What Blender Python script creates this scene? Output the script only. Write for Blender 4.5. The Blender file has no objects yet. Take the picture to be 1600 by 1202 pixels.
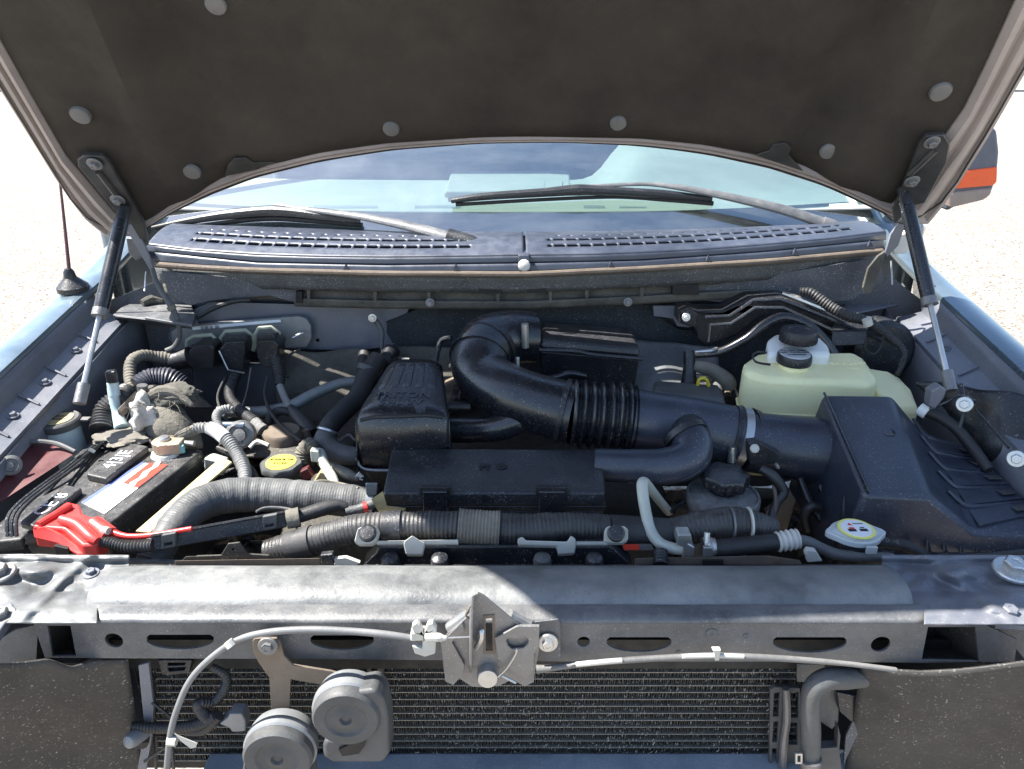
import bpy, bmesh, math, random
from mathutils import Vector, Matrix, noise
from mathutils.geometry import tessellate_polygon
random.seed(7)
SC = bpy.context.scene
COL = SC.collection
V = Vector
H = 1.61                                    # camera height; shapes below are written from camera height
PITCH = math.radians(23.0); F = 1160.0
cP, sP = math.cos(PITCH), math.sin(PITCH)

# ---------------------------------------------------------------- camera, sky, sun, exposure
cam_d = bpy.data.cameras.new('camera'); cam = bpy.data.objects.new('camera', cam_d); COL.objects.link(cam)
cam.location = (0, 0, H); cam.rotation_euler = (math.radians(90) - PITCH, 0, 0)
cam_d.sensor_width = 36; cam_d.lens = 36 * F / 1600.0; cam_d.clip_start = 0.02; cam_d.clip_end = 2000
SC.camera = cam
SUN = V((-0.675, 0.075, 1.0)).normalized()
W = bpy.data.worlds.new('World'); SC.world = W; W.use_nodes = True
wn = W.node_tree.nodes; wl = W.node_tree.links
bg = wn['Background']
sky = wn.new('ShaderNodeTexSky'); sky.sky_type = 'NISHITA'; sky.sun_disc = False
sky.sun_elevation = math.asin(SUN.z); sky.sun_rotation = math.atan2(SUN.x, SUN.y)
sky.air_density = 1.0; sky.dust_density = 0.6
tc = wn.new('ShaderNodeTexCoord'); cn = wn.new('ShaderNodeTexNoise')
cn.inputs['Scale'].default_value = 2.6; cn.inputs['Detail'].default_value = 7; cn.inputs['Roughness'].default_value = 0.6
cr = wn.new('ShaderNodeValToRGB'); cr.color_ramp.elements[0].position = 0.56; cr.color_ramp.elements[1].position = 0.74
cr.color_ramp.elements[1].color = (0.75, 0.75, 0.75, 1)
mx = wn.new('ShaderNodeMix'); mx.data_type = 'RGBA'; mx.inputs[7].default_value = (5.6, 6.3, 7.6, 1)
wl.new(tc.outputs['Generated'], cn.inputs['Vector']); wl.new(cn.outputs['Fac'], cr.inputs['Fac'])
wl.new(cr.outputs['Color'], mx.inputs[0]); wl.new(sky.outputs['Color'], mx.inputs[6]); wl.new(mx.outputs[2], bg.inputs['Color'])
bg.inputs['Strength'].default_value = 0.095
sl = bpy.data.lights.new('sun', 'SUN'); sl.energy = 5.0; sl.angle = math.radians(0.5); sl.color = (1.0, 0.955, 0.88)
so = bpy.data.objects.new('sun', sl); COL.objects.link(so); so.rotation_euler = SUN.to_track_quat('Z', 'Y').to_euler()
so.location = (-4, 0, 8)
SC.view_settings.view_transform = 'Standard'; SC.view_settings.look = 'None'
SC.view_settings.exposure = 1.7; SC.view_settings.gamma = 1; SC.view_settings.use_curve_mapping = False

# ---------------------------------------------------------------- helpers: projection
def D(px, py):
    u = (px - 800) / F; v = (601 - py) / F
    return V((u, cP + v * sP, -sP + v * cP))
def P(px, py, Y):
    d = D(px, py); return d * (Y / d.y)
def PZ(px, py, z):
    d = D(px, py); return d * (z / d.z)
def RP(r, px, py, Y):
    return r / F * (Y / D(px, py).y)
# ---------------------------------------------------------------- materials
MATS = {}
def mat(name, col, rough=0.5, metal=0.0, dust=0.0, dcol=(0.30, 0.28, 0.25), dscale=9.0, speck=0.0, scol=(0.6, 0.6, 0.58),
        sscale=430.0, bump=0.15, bscale=220.0, vary=0.25, coat=0.0, trans=0.0, sss=0.0, updust=True, spec=0.5, rust=0.0):
    if name in MATS: return MATS[name]
    m = bpy.data.materials.new(name); m.use_nodes = True; MATS[name] = m
    N, L = m.node_tree.nodes, m.node_tree.links
    b = N['Principled BSDF']
    t = N.new('ShaderNodeTexCoord')
    def nz(s, det=5, rg=0.6):
        n = N.new('ShaderNodeTexNoise'); n.inputs['Scale'].default_value = s; n.inputs['Detail'].default_value = det
        n.inputs['Roughness'].default_value = rg; L.new(t.outputs['Object'], n.inputs['Vector']); return n
    def ramp(src, a, c, lo=0.0, hi=1.0):
        r = N.new('ShaderNodeMapRange'); r.inputs['From Min'].default_value = a; r.inputs['From Max'].default_value = c
        r.inputs['To Min'].default_value = lo; r.inputs['To Max'].default_value = hi; L.new(src, r.inputs['Value']); return r.outputs[0]
    def mix(fac, a, c):
        x = N.new('ShaderNodeMix'); x.data_type = 'RGBA'
        if isinstance(fac, (int, float)): x.inputs[0].default_value = fac
        else: L.new(fac, x.inputs[0])
        for i, q in ((6, a), (7, c)):
            if isinstance(q, tuple): x.inputs[i].default_value = (*q, 1)
            else: L.new(q, x.inputs[i])
        return x.outputs[2]
    def mul(a, c):
        x = N.new('ShaderNodeMath'); x.operation = 'MULTIPLY'
        for i, q in ((0, a), (1, c)):
            if isinstance(q, (int, float)): x.inputs[i].default_value = q
            else: L.new(q, x.inputs[i])
        return x.outputs[0]
    n1 = nz(dscale, 6, 0.65); n2 = nz(dscale * 4.7, 4, 0.7)
    c = mix(ramp(n1.outputs['Fac'], 0.3, 0.7), tuple(q * (1 - vary) for q in col), tuple(min(1, q * (1 + vary)) for q in col))
    if rust > 0:
        c = mix(ramp(nz(dscale * 1.7, 6, 0.7).outputs['Fac'], 0.62 - 0.25 * rust, 0.75, 0, 0.85), c, (0.13, 0.055, 0.022))
    dfac = None
    if dust > 0:
        f = ramp(n1.outputs['Fac'], 0.38, 0.72, 0.25, 1.0)
        f = mul(f, ramp(n2.outputs['Fac'], 0.3, 0.65, 0.35, 1.0))
        if updust:
            g = N.new('ShaderNodeNewGeometry'); sx = N.new('ShaderNodeSeparateXYZ'); L.new(g.outputs['Normal'], sx.inputs[0])
            f = mul(f, ramp(sx.outputs['Z'], -0.3, 0.9, 0.3, 1.0))
        dfac = mul(f, dust)
        c = mix(dfac, c, dcol)
    if speck > 0:
        n3 = nz(sscale, 2, 0.5); n4 = nz(dscale * 2.1, 3, 0.6)
        f = mul(ramp(n3.outputs['Fac'], 0.66 - 0.05 * speck, 0.74 - 0.05 * speck), ramp(n4.outputs['Fac'], 0.35, 0.65, 0.1, 1.0))
        c = mix(mul(f, 0.6), c, scol)
    L.new(c, b.inputs['Base Color'])
    rr = ramp(n2.outputs['Fac'], 0.3, 0.7, max(0.02, rough * 0.8), min(1, rough * 1.2))
    if dfac is not None:
        a = N.new('ShaderNodeMath'); a.operation = 'ADD'; a.use_clamp = True
        L.new(rr, a.inputs[0]); L.new(mul(dfac, 0.45), a.inputs[1]); rr = a.outputs[0]
    L.new(rr, b.inputs['Roughness'])
    b.inputs['Metallic'].default_value = metal
    b.inputs['Specular IOR Level'].default_value = spec
    if coat: b.inputs['Coat Weight'].default_value = coat; b.inputs['Coat Roughness'].default_value = 0.05
    if trans: b.inputs['Transmission Weight'].default_value = trans
    if sss:
        b.inputs['Subsurface Weight'].default_value = sss; b.inputs['Subsurface Radius'].default_value = (0.02, 0.022, 0.015)
        b.inputs['Subsurface Scale'].default_value = 0.6
    if bump > 0:
        bn = nz(bscale, 4, 0.65); bp = N.new('ShaderNodeBump'); bp.inputs['Strength'].default_value = bump
        bp.inputs['Distance'].default_value = 0.002; L.new(bn.outputs['Fac'], bp.inputs['Height']); L.new(bp.outputs[0], b.inputs['Normal'])
    return m
M_plastic = mat('black_plastic', (0.011, 0.012, 0.015), 0.36, dust=0.28, dcol=(0.12, 0.12, 0.125), speck=0.4, bump=0.2)
M_gloss = mat('smooth_black_plastic', (0.009, 0.010, 0.014), 0.27, spec=0.7, dust=0.16, dcol=(0.12, 0.125, 0.14), dscale=6, speck=0.15, bump=0.08)
M_box = mat('dusty_black_plastic', (0.011, 0.012, 0.016), 0.36, dust=0.4, dcol=(0.12, 0.12, 0.125), speck=1.3, scol=(0.3, 0.31, 0.33), bump=0.3)
M_rubber = mat('black_rubber', (0.012, 0.012, 0.014), 0.55, dust=0.35, dcol=(0.16, 0.155, 0.15), bump=0.25)
M_hose = mat('grey_rubber_hose', (0.07, 0.073, 0.075), 0.5, dust=0.6, dcol=(0.21, 0.21, 0.205), bump=0.5, bscale=150)
M_loom = mat('dusty_corrugated_loom', (0.014, 0.014, 0.016), 0.36, dust=0.5, dcol=(0.16, 0.155, 0.145), bump=0.4)
M_loomtan = mat('tan_taped_loom', (0.12, 0.11, 0.09), 0.8, dust=0.6, dcol=(0.36, 0.33, 0.28), bump=0.8, bscale=120, vary=0.5)
M_loomwhite = mat('pale_taped_loom', (0.20, 0.20, 0.195), 0.7, dust=0.6, dcol=(0.45, 0.44, 0.42), bump=0.6, vary=0.4, speck=0.4, scol=(0.05, 0.05, 0.05))
M_strip = mat('weathered_grey_metal', (0.115, 0.122, 0.128), 0.38, metal=0.2, dust=0.8, dcol=(0.30, 0.30, 0.285), dscale=7, speck=0.8, scol=(0.07, 0.07, 0.07), bump=0.35, bscale=140, updust=False, vary=0.5)
M_support = mat('dusty_grey_support_metal', (0.085, 0.09, 0.10), 0.36, metal=0.2, dust=0.75, dcol=(0.24, 0.235, 0.22), dscale=13, speck=0.7, scol=(0.4, 0.4, 0.38), bump=0.3, vary=0.3)
M_apron = mat('dull_grey_body_metal', (0.14, 0.15, 0.18), 0.38, metal=0.15, dust=0.5, dcol=(0.22, 0.21, 0.20), dscale=5, speck=0.2, bump=0.12)
M_fender = mat('blue_grey_car_paint', (0.12, 0.17, 0.21), 0.28, metal=0.45, dust=0.3, dcol=(0.30, 0.34, 0.36), dscale=4, coat=0.8, bump=0.03, updust=False)
M_hoodframe = mat('taupe_painted_steel', (0.42, 0.36, 0.33), 0.42, metal=0.1, dust=0.25, dcol=(0.35, 0.32, 0.30), dscale=4, bump=0.05, updust=False)
M_pad = mat('charcoal_felt', (0.034, 0.028, 0.022), 0.95, dust=0.55, dcol=(0.072, 0.062, 0.052), dscale=4.5, vary=0.5, speck=-0.2, scol=(0.3, 0.3, 0.28), sscale=420, bump=0.5, bscale=420, updust=False)
M_clip = mat('grey_plastic_clip', (0.12, 0.12, 0.12), 0.45, dust=0.4, bump=0.3, speck=0.4, scol=(0.06, 0.06, 0.06), updust=False)
M_bracket = mat('dark_hinge_steel', (0.07, 0.068, 0.066), 0.35, metal=0.5, dust=0.3, dcol=(0.2, 0.19, 0.18), bump=0.15, updust=False)
M_cowl = mat('sky_tinted_cowl_plastic', (0.026, 0.034, 0.055), 0.38, spec=0.7, dust=0.3, dcol=(0.16, 0.17, 0.2), bump=0.1)  # black plastic; the blue in its colour imitates reflected sky
M_ledge = mat('speckled_grimy_metal', (0.085, 0.09, 0.095), 0.6, dust=0.6, dcol=(0.16, 0.155, 0.14), dscale=14, speck=1.6, scol=(0.42, 0.43, 0.43), sscale=330, bump=0.6)
M_grime = mat('brown_grime_metal', (0.075, 0.072, 0.065), 0.8, dust=0.8, dcol=(0.15, 0.135, 0.105), dscale=16, speck=0.6, scol=(0.3, 0.28, 0.24), bump=0.9, updust=False, vary=0.5)
M_firewall = mat('slate_firewall_paint', (0.055, 0.06, 0.078), 0.42, dust=0.55, dcol=(0.12, 0.118, 0.115), dscale=10, speck=0.9, bump=0.2, updust=False)
M_mat = mat('black_insulation_mat', (0.022, 0.026, 0.032), 0.8, dust=0.25, dcol=(0.05, 0.05, 0.05), speck=0.4, bump=0.3, updust=False)
M_quilt = mat('grimy_tan_insulation', (0.105, 0.10, 0.085), 0.9, dust=0.7, dcol=(0.045, 0.045, 0.042), dscale=18, speck=0.5, scol=(0.02, 0.02, 0.02), bump=1.0, bscale=60, updust=False, vary=0.5)
M_cloth = mat('burlap_heat_wrap', (0.135, 0.125, 0.105), 0.95, dust=0.35, dcol=(0.24, 0.225, 0.19), dscale=14, bump=1.0, bscale=170, vary=0.4)
M_tank = mat('yellowed_translucent_plastic', (0.98, 0.89, 0.52), 0.34, dust=0.35, dcol=(0.70, 0.60, 0.30), dscale=9, sss=0.08, bump=0.08, speck=0.1, scol=(0.2, 0.2, 0.12), vary=0.1)
M_tankw = mat('white_translucent_plastic', (0.78, 0.80, 0.78), 0.35, dust=0.2, dcol=(0.5, 0.45, 0.35), sss=0.3, bump=0.06, vary=0.06)
M_washer = mat('pale_blue_plastic', (0.42, 0.53, 0.56), 0.4, dust=0.3, sss=0.2, bump=0.1)
M_steel = mat('bright_zinc_steel', (0.55, 0.55, 0.54), 0.32, metal=0.85, dust=0.2, bump=0.15)
M_dsteel = mat('dull_steel', (0.20, 0.20, 0.205), 0.42, metal=0.6, dust=0.4, dcol=(0.3, 0.29, 0.27), bump=0.35, speck=0.3, updust=False)
M_alu = mat('pale_oxidised_pipe', (0.46, 0.48, 0.42), 0.5, metal=0.2, dust=0.3, dcol=(0.55, 0.53, 0.45), bump=0.25)
M_wpl = mat('ivory_clip_plastic', (0.50, 0.49, 0.45), 0.5, dust=0.3, dcol=(0.4, 0.37, 0.3), bump=0.15)
M_rustb = mat('rusty_brown_bracket', (0.17, 0.135, 0.105), 0.6, metal=0.3, dust=0.4, dcol=(0.25, 0.21, 0.16), dscale=12, bump=0.3, updust=False, rust=0.2)
M_red = mat('red_plastic', (0.60, 0.035, 0.03), 0.35, dust=0.25, dcol=(0.5, 0.2, 0.17), bump=0.08, vary=0.12)
M_dred = mat('dark_red_plastic', (0.085, 0.012, 0.014), 0.4, dust=0.4, dcol=(0.06, 0.045, 0.05), bump=0.1)
M_batt = mat('battery_case_plastic', (0.014, 0.014, 0.016), 0.36, dust=0.6, dcol=(0.17, 0.165, 0.155), dscale=16, speck=0.4, bump=0.25)
M_white = mat('white_print', (0.80, 0.82, 0.84), 0.45, dust=0.15, dcol=(0.6, 0.58, 0.55), bump=0.03, vary=0.05)
M_blue = mat('blue_print', (0.12, 0.16, 0.42), 0.45, bump=0.03)
M_rprint = mat('red_print', (0.72, 0.06, 0.035), 0.45, bump=0.03, vary=0.1)
M_black = mat('black_print', (0.015, 0.015, 0.015), 0.6, bump=0)
M_yellow = mat('yellow_print', (0.66, 0.58, 0.06), 0.5, dust=0.35, dcol=(0.4, 0.36, 0.15), bump=0.1, vary=0.2, dscale=60)
M_ylight = mat('pale_yellow_print', (0.86, 0.80, 0.20), 0.45, bump=0.02, vary=0.05)
M_yplast = mat('yellow_plastic', (0.70, 0.55, 0.03), 0.4, bump=0.05)
M_ybar = mat('yellowed_zinc_bar', (0.42, 0.36, 0.20), 0.55, metal=0.4, dust=0.5, dcol=(0.5, 0.42, 0.22), dscale=25, bump=0.4, vary=0.4, rust=0.2)
M_shield = mat('grimy_splash_shield', (0.022, 0.022, 0.023), 0.5, dust=0.85, dcol=(0.070, 0.062, 0.052), dscale=8, speck=0.55, scol=(0.5, 0.5, 0.47), sscale=330, bump=0.55, bscale=130, updust=False, vary=0.5)
M_cond = mat('condenser_aluminium', (0.25, 0.245, 0.23), 0.5, metal=0.4, dust=0.8, dcol=(0.10, 0.09, 0.075), dscale=30, speck=0.8, bump=0.2, updust=False)
M_fin = mat('dirty_fins', (0.045, 0.042, 0.038), 0.6, metal=0.3, dust=0.4, dcol=(0.10, 0.09, 0.07), dscale=30, speck=1.1, scol=(0.55, 0.55, 0.52), sscale=120, bump=0.0, updust=False, vary=0.5)
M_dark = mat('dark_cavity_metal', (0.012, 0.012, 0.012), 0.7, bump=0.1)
M_brass = mat('tan_corroded_clamp', (0.38, 0.31, 0.22), 0.5, metal=0.5, dust=0.5, dcol=(0.5, 0.46, 0.38), bump=0.4)
M_horn = mat('horn_black_plastic', (0.055, 0.058, 0.062), 0.5, dust=0.6, dcol=(0.15, 0.145, 0.135), dscale=14, bump=0.2, updust=False)
M_hornw = mat('horn_grey_rim', (0.22, 0.235, 0.25), 0.4, metal=0.3, dust=0.4, bump=0.15)
M_dash = mat('dashboard_vinyl', (0.40, 0.41, 0.40), 0.7, bump=0.3, vary=0.05)
M_seat = mat('sky_lifted_interior', (0.22, 0.25, 0.29), 0.9, bump=0.2)  # lightened and blued to stand in for sky mirrored in the windshield
M_orange = mat('orange_reflector', (0.80, 0.10, 0.02), 0.3, bump=0.02, vary=0.05)
M_mirror = mat('mirror_housing', (0.075, 0.085, 0.115), 0.5, dust=0.5, dcol=(0.25, 0.22, 0.19), bump=0.1)
M_mirlow = mat('mirror_lower_shell', (0.26, 0.20, 0.17), 0.5, dust=0.3, bump=0.05)
M_frit = mat('black_glass_band', (0.012, 0.014, 0.02), 0.12, dust=0.10, dcol=(0.3, 0.33, 0.36), dscale=6, bump=0.0, updust=False)
M_engine = mat('oily_cast_metal', (0.055, 0.052, 0.047), 0.6, metal=0.3, dust=0.5, dcol=(0.10, 0.09, 0.07), dscale=20, speck=0.3, bump=0.8, bscale=70)
M_air = mat('sky_sheen_black_plastic', (0.024, 0.030, 0.048), 0.36, spec=0.7, dust=0.2, dcol=(0.13, 0.14, 0.17), dscale=6, speck=0.15, bump=0.12)  # sky sheen on black plastic, mixed into the base colour as slate blue
M_turq = mat('teal_stain', (0.15, 0.38, 0.40), 0.6, bump=0.3)
# gravel ground
def ground_mat():
    m = bpy.data.materials.new('pale_gravel'); m.use_nodes = True; N, L = m.node_tree.nodes, m.node_tree.links; b = N['Principled BSDF']
    t = N.new('ShaderNodeTexCoord')
    v = N.new('ShaderNodeTexVoronoi'); v.inputs['Scale'].default_value = 55; L.new(t.outputs['Object'], v.inputs['Vector'])
    r = N.new('ShaderNodeValToRGB'); e = r.color_ramp.elements
    e[0].position = 0.0; e[0].color = (0.10, 0.07, 0.045, 1); e[1].position = 1.0; e[1].color = (0.36, 0.34, 0.31, 1)
    e2 = e.new(0.22); e2.color = (0.20, 0.17, 0.135, 1); e3 = e.new(0.5); e3.color = (0.29, 0.27, 0.24, 1)
    sx = N.new('ShaderNodeSeparateColor'); L.new(v.outputs['Color'], sx.inputs[0]); L.new(sx.outputs[0], r.inputs['Fac'])
    n = N.new('ShaderNodeTexNoise'); n.inputs['Scale'].default_value = 0.9; n.inputs['Detail'].default_value = 6; L.new(t.outputs['Object'], n.inputs['Vector'])
    rr = N.new('ShaderNodeMapRange'); rr.inputs['From Min'].default_value = 0.5; rr.inputs['From Max'].default_value = 0.75; rr.inputs['To Max'].default_value = 0.5; L.new(n.outputs['Fac'], rr.inputs['Value'])
    x = N.new('ShaderNodeMix'); x.data_type = 'RGBA'; x.inputs[7].default_value = (0.27, 0.20, 0.13, 1)
    L.new(rr.outputs[0], x.inputs[0]); L.new(r.outputs['Color'], x.inputs[6]); L.new(x.outputs[2], b.inputs['Base Color'])
    b.inputs['Roughness'].default_value = 0.9
    bp = N.new('ShaderNodeBump'); bp.inputs['Strength'].default_value = 0.8; bp.inputs['Distance'].default_value = 0.012; bp.invert = True
    L.new(v.outputs['Distance'], bp.inputs['Height']); L.new(bp.outputs[0], b.inputs['Normal']); return m
def glass_mat(tint=(0.76, 0.92, 0.87)):
    m = bpy.data.materials.new('tinted_windscreen_glass'); m.use_nodes = True; N, L = m.node_tree.nodes, m.node_tree.links
    N.remove(N['Principled BSDF']); o = N['Material Output']
    tr = N.new('ShaderNodeBsdfTransparent'); tr.inputs[0].default_value = (*tint, 1)
    gl = N.new('ShaderNodeBsdfGlossy'); gl.inputs['Roughness'].default_value = 0.02
    df = N.new('ShaderNodeBsdfDiffuse'); df.inputs[0].default_value = (0.55, 0.6, 0.6, 1)
    lw = N.new('ShaderNodeLayerWeight'); lw.inputs['Blend'].default_value = 0.5
    pw = N.new('ShaderNodeMath'); pw.operation = 'POWER'; pw.inputs[1].default_value = 4.0; L.new(lw.outputs['Facing'], pw.inputs[0])
    fr = N.new('ShaderNodeMapRange'); fr.inputs['To Min'].default_value = 0.42; fr.inputs['To Max'].default_value = 1.0; L.new(pw.outputs[0], fr.inputs['Value'])
    m1 = N.new('ShaderNodeMixShader'); L.new(fr.outputs[0], m1.inputs[0]); L.new(tr.outputs[0], m1.inputs[1]); L.new(gl.outputs[0], m1.inputs[2])
    t = N.new('ShaderNodeTexCoord'); mp = N.new('ShaderNodeMapping'); mp.inputs['Scale'].default_value = (1.5, 5, 5); L.new(t.outputs['Object'], mp.inputs[0])
    n = N.new('ShaderNodeTexNoise'); n.inputs['Scale'].default_value = 2.2; n.inputs['Detail'].default_value = 8; n.inputs['Roughness'].default_value = 0.7; L.new(mp.outputs[0], n.inputs['Vector'])
    r = N.new('ShaderNodeMapRange'); r.inputs['From Min'].default_value = 0.45; r.inputs['From Max'].default_value = 0.8; r.inputs['To Min'].default_value = 0.01; r.inputs['To Max'].default_value = 0.10; L.new(n.outputs['Fac'], r.inputs['Value'])
    m2 = N.new('ShaderNodeMixShader'); L.new(r.outputs[0], m2.inputs[0]); L.new(m1.outputs[0], m2.inputs[1]); L.new(df.outputs[0], m2.inputs[2]); L.new(m2.outputs[0], o.inputs[0])
    return m
M_glass = glass_mat()

# ---------------------------------------------------------------- helpers: mesh
class MB:
    def __init__(s): s.v = []; s.f = []; s.bev = None; s.solid = None; s.sub = 0; s.shells = True; s.ang = 35
    def add(s, vs, fs):
        n = len(s.v); s.v += [V(q) for q in vs]; s.f += [tuple(n + i for i in f) for f in fs]; return s
    def hexa(s, b, t):                                   # four bottom points, four top points
        return s.add(list(b) + list(t), [(0, 3, 2, 1), (4, 5, 6, 7), (0, 1, 5, 4), (1, 2, 6, 5), (2, 3, 7, 6), (3, 0, 4, 7)])
    def box(s, c, d, X=V((1, 0, 0)), Y=V((0, 1, 0)), Z=V((0, 0, 1))):
        c = V(c); x, y, z = X * d[0] / 2, Y * d[1] / 2, Z * d[2] / 2
        return s.hexa([c - x - y - z, c + x - y - z, c + x + y - z, c - x + y - z], [c - x - y + z, c + x - y + z, c + x + y + z, c - x + y + z])
    def quadbox(s, q, th):                               # a slab from four points, thickness along its normal
        q = [V(a) for a in q]; n = (q[1] - q[0]).cross(q[3] - q[0]).normalized()
        if n.z < 0: n = -n
        return s.hexa([a - n * th for a in q], q)
    def plate(s, outer, holes=(), th=0.002, n=None, off=0.0):
        loops = [[V(a) for a in outer]] + [[V(a) for a in h] for h in holes]
        o = loops[0]
        if n is None:
            n = V((0, 0, 0))
            for i in range(len(o)): n += (o[i] - o[0]).cross(o[(i + 1) % len(o)] - o[0])
            n.normalize()
            if n.y > 0.05: n = -n
            elif abs(n.y) <= 0.05 and n.z < 0: n = -n
        n = V(n).normalized()
        tri = tessellate_polygon(loops); flat = [a + n * off for l in loops for a in l]; N = len(flat)
        vs = flat + [a - n * th for a in flat]; fs = [tuple(t) for t in tri] + [tuple(N + i for i in reversed(t)) for t in tri]
        k = 0
        for l in loops:
            m = len(l)
            for i in range(m):
                a, b = k + i, k + (i + 1) % m; fs.append((a, b, N + b, N + a))
            k += m
        return s.add(vs, fs)
    def tube(s, pts, r, seg=14, sub=7, cap=True, rib=None, ell=None, smooth=True):
        pts = [V(p) for p in pts]
        n = len(pts); rs = [r] * n if isinstance(r, (int, float)) else list(r)
        if n == 2 or not smooth:
            P_, R_ = [], []
            for i in range(n - 1):
                for k in range(sub if rib else 1):
                    a = k / (sub if rib else 1); P_.append(pts[i].lerp(pts[i + 1], a)); R_.append(rs[i] * (1 - a) + rs[i + 1] * a)
            P_.append(pts[-1]); R_.append(rs[-1])
        else:
            P_, R_ = [], []
            for i in range(n - 1):
                p0, p1, p2, p3 = pts[max(i - 1, 0)], pts[i], pts[i + 1], pts[min(i + 2, n - 1)]
                for k in range(sub):
                    a = k / sub
                    P_.append(0.5 * ((2 * p1) + (p2 - p0) * a + (2 * p0 - 5 * p1 + 4 * p2 - p3) * a * a + (3 * p1 - p0 - 3 * p2 + p3) * a ** 3))
                    R_.append(rs[i] * (1 - a) + rs[i + 1] * a)
            P_.append(pts[-1]); R_.append(rs[-1])
        if rib:                                          # resample finely along the length and ripple the radius
            pitch, amp = rib[0], rib[1]; sq = rib[2] if len(rib) > 2 else 1.0
            Ls = [0]
            for i in range(1, len(P_)): Ls.append(Ls[-1] + (P_[i] - P_[i - 1]).length)
            cnt = max(6, int(Ls[-1] / pitch) * 6); Q, R2 = [], []; j = 0
            for k in range(cnt + 1):
                L_ = Ls[-1] * k / cnt
                while j < len(P_) - 2 and Ls[j + 1] < L_: j += 1
                a = (L_ - Ls[j]) / max(1e-9, Ls[j + 1] - Ls[j]); Q.append(P_[j].lerp(P_[j + 1], a))
                w = math.sin(2 * math.pi * k / 6 + 0.4); w = math.copysign(abs(w) ** sq, w)
                R2.append((R_[j] * (1 - a) + R_[j + 1] * a) + amp * w)
            P_, R_ = Q, [r_ * (1 + 0.10 * noise.noise(q_ * 28) + 0.05 * noise.noise(q_ * 90)) for r_, q_ in zip(R2, Q)]
        T = [(P_[min(i + 1, len(P_) - 1)] - P_[max(i - 1, 0)]).normalized() for i in range(len(P_))]
        nn = T[0].orthogonal().normalized(); vs, fs = [], []
        for i, (p, t, rr) in enumerate(zip(P_, T, R_)):
            nn = (nn - t * nn.dot(t)).normalized(); bb = t.cross(nn)
            for k in range(seg):
                a = 2 * math.pi * k / seg; o = (nn * math.cos(a) + bb * math.sin(a)) * rr
                if ell: o = o - V(ell[0]) * (o.dot(V(ell[0])) * (1 - ell[1]))
                vs.append(p + o)
        m = len(P_)
        for i in range(m - 1):
            for k in range(seg):
                a, b = i * seg + k, i * seg + (k + 1) % seg; fs.append((a, b, b + seg, a + seg))
        if cap: fs.append(tuple(range(seg - 1, -1, -1))); fs.append(tuple((m - 1) * seg + k for k in range(seg)))
        return s.add(vs, fs)
    def lathe(s, c, ax, prof, seg=28, lobe=None):        # prof: (radius, height) along the axis
        c = V(c); ax = V(ax).normalized(); a1 = ax.orthogonal().normalized(); a2 = ax.cross(a1); vs, fs = [], []
        for (r, h) in prof:
            for k in range(seg):
                a = 2 * math.pi * k / seg; q = r
                if lobe and r > lobe[2]: q = r * (1 + lobe[1] * math.cos(lobe[0] * a))
                vs.append(c + ax * h + (a1 * math.cos(a) + a2 * math.sin(a)) * q)
        for i in range(len(prof) - 1):
            for k in range(seg):
                a, b = i * seg + k, i * seg + (k + 1) % seg; fs.append((a, b, b + seg, a + seg))
        fs.append(tuple(range(seg - 1, -1, -1))); fs.append(tuple((len(prof) - 1) * seg + k for k in range(seg)))
        return s.add(vs, fs)
    def grid(s, fn, nu, nv, skip=None):
        vs = [fn(i / nu, j / nv) for j in range(nv + 1) for i in range(nu + 1)]; fs = []
        for j in range(nv):
            for i in range(nu):
                if skip and skip(i, j): continue
                a = j * (nu + 1) + i; fs.append((a, a + 1, a + nu + 2, a + nu + 1))
        return s.add(vs, fs)
    def text(s, txt, o, X, Y, size, depth=0.0006, align='CENTER'):
        cu = bpy.data.curves.new('t', 'FONT'); cu.body = txt; cu.size = 1; cu.align_x = align; cu.align_y = 'CENTER'; cu.extrude = 0.5; cu.resolution_u = 2
        ob = bpy.data.objects.new('t', cu); COL.objects.link(ob); dg = bpy.context.evaluated_depsgraph_get(); me = ob.evaluated_get(dg).to_mesh()
        X = V(X).normalized(); Y = V(Y); Y = (Y - X * Y.dot(X)).normalized(); Z = X.cross(Y)
        s.add([V(o) + X * (q.co.x * size) + Y * (q.co.y * size) + Z * (q.co.z * 2 * depth) for q in me.vertices], [tuple(p.vertices) for p in me.polygons])
        bpy.data.objects.remove(ob); bpy.data.curves.remove(cu); return s

class Thing:
    def __init__(s, name, label, cat, group=None):
        s.e = bpy.data.objects.new(name, None); COL.objects.link(s.e); s.e.empty_display_size = 0.05
        s.e['label'] = label; s.e['category'] = cat
        if group: s.e['group'] = group
        s.parts = []; s.inst = []
    def part(s, name, mb, m, parent=None, label=None, kind=None, bev=None, solid=None, sub=0, ang=35):
        o = mkobj(name, mb, m, bev, solid, sub, ang); o.parent = parent or s.e
        if label: o['label'] = label
        if kind: o['kind'] = kind
        s.parts.append(o); return o
    def instance(s, name, mesh, pos, rot=None, parent=None, scale=1.0):
        o = bpy.data.objects.new(name, mesh); COL.objects.link(o); o.parent = parent or s.e
        o.location = pos; o.scale = (scale,) * 3
        if rot is not None: o.rotation_euler = rot.to_euler()
        s.inst.append(o); return o
    def done(s, base=None):
        cs = [v.co for o in s.parts for v in o.data.vertices]
        if base is None:
            mn = [min(c[i] for c in cs) for i in range(3)]; mxx = [max(c[i] for c in cs) for i in range(3)]
            base = V(((mn[0] + mxx[0]) / 2, (mn[1] + mxx[1]) / 2, mn[2]))
        for o in s.parts: o.data.transform(Matrix.Translation(-base))
        for o in s.inst: o.location -= base
        s.e.location = base + V((0, 0, H)); return s
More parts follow.
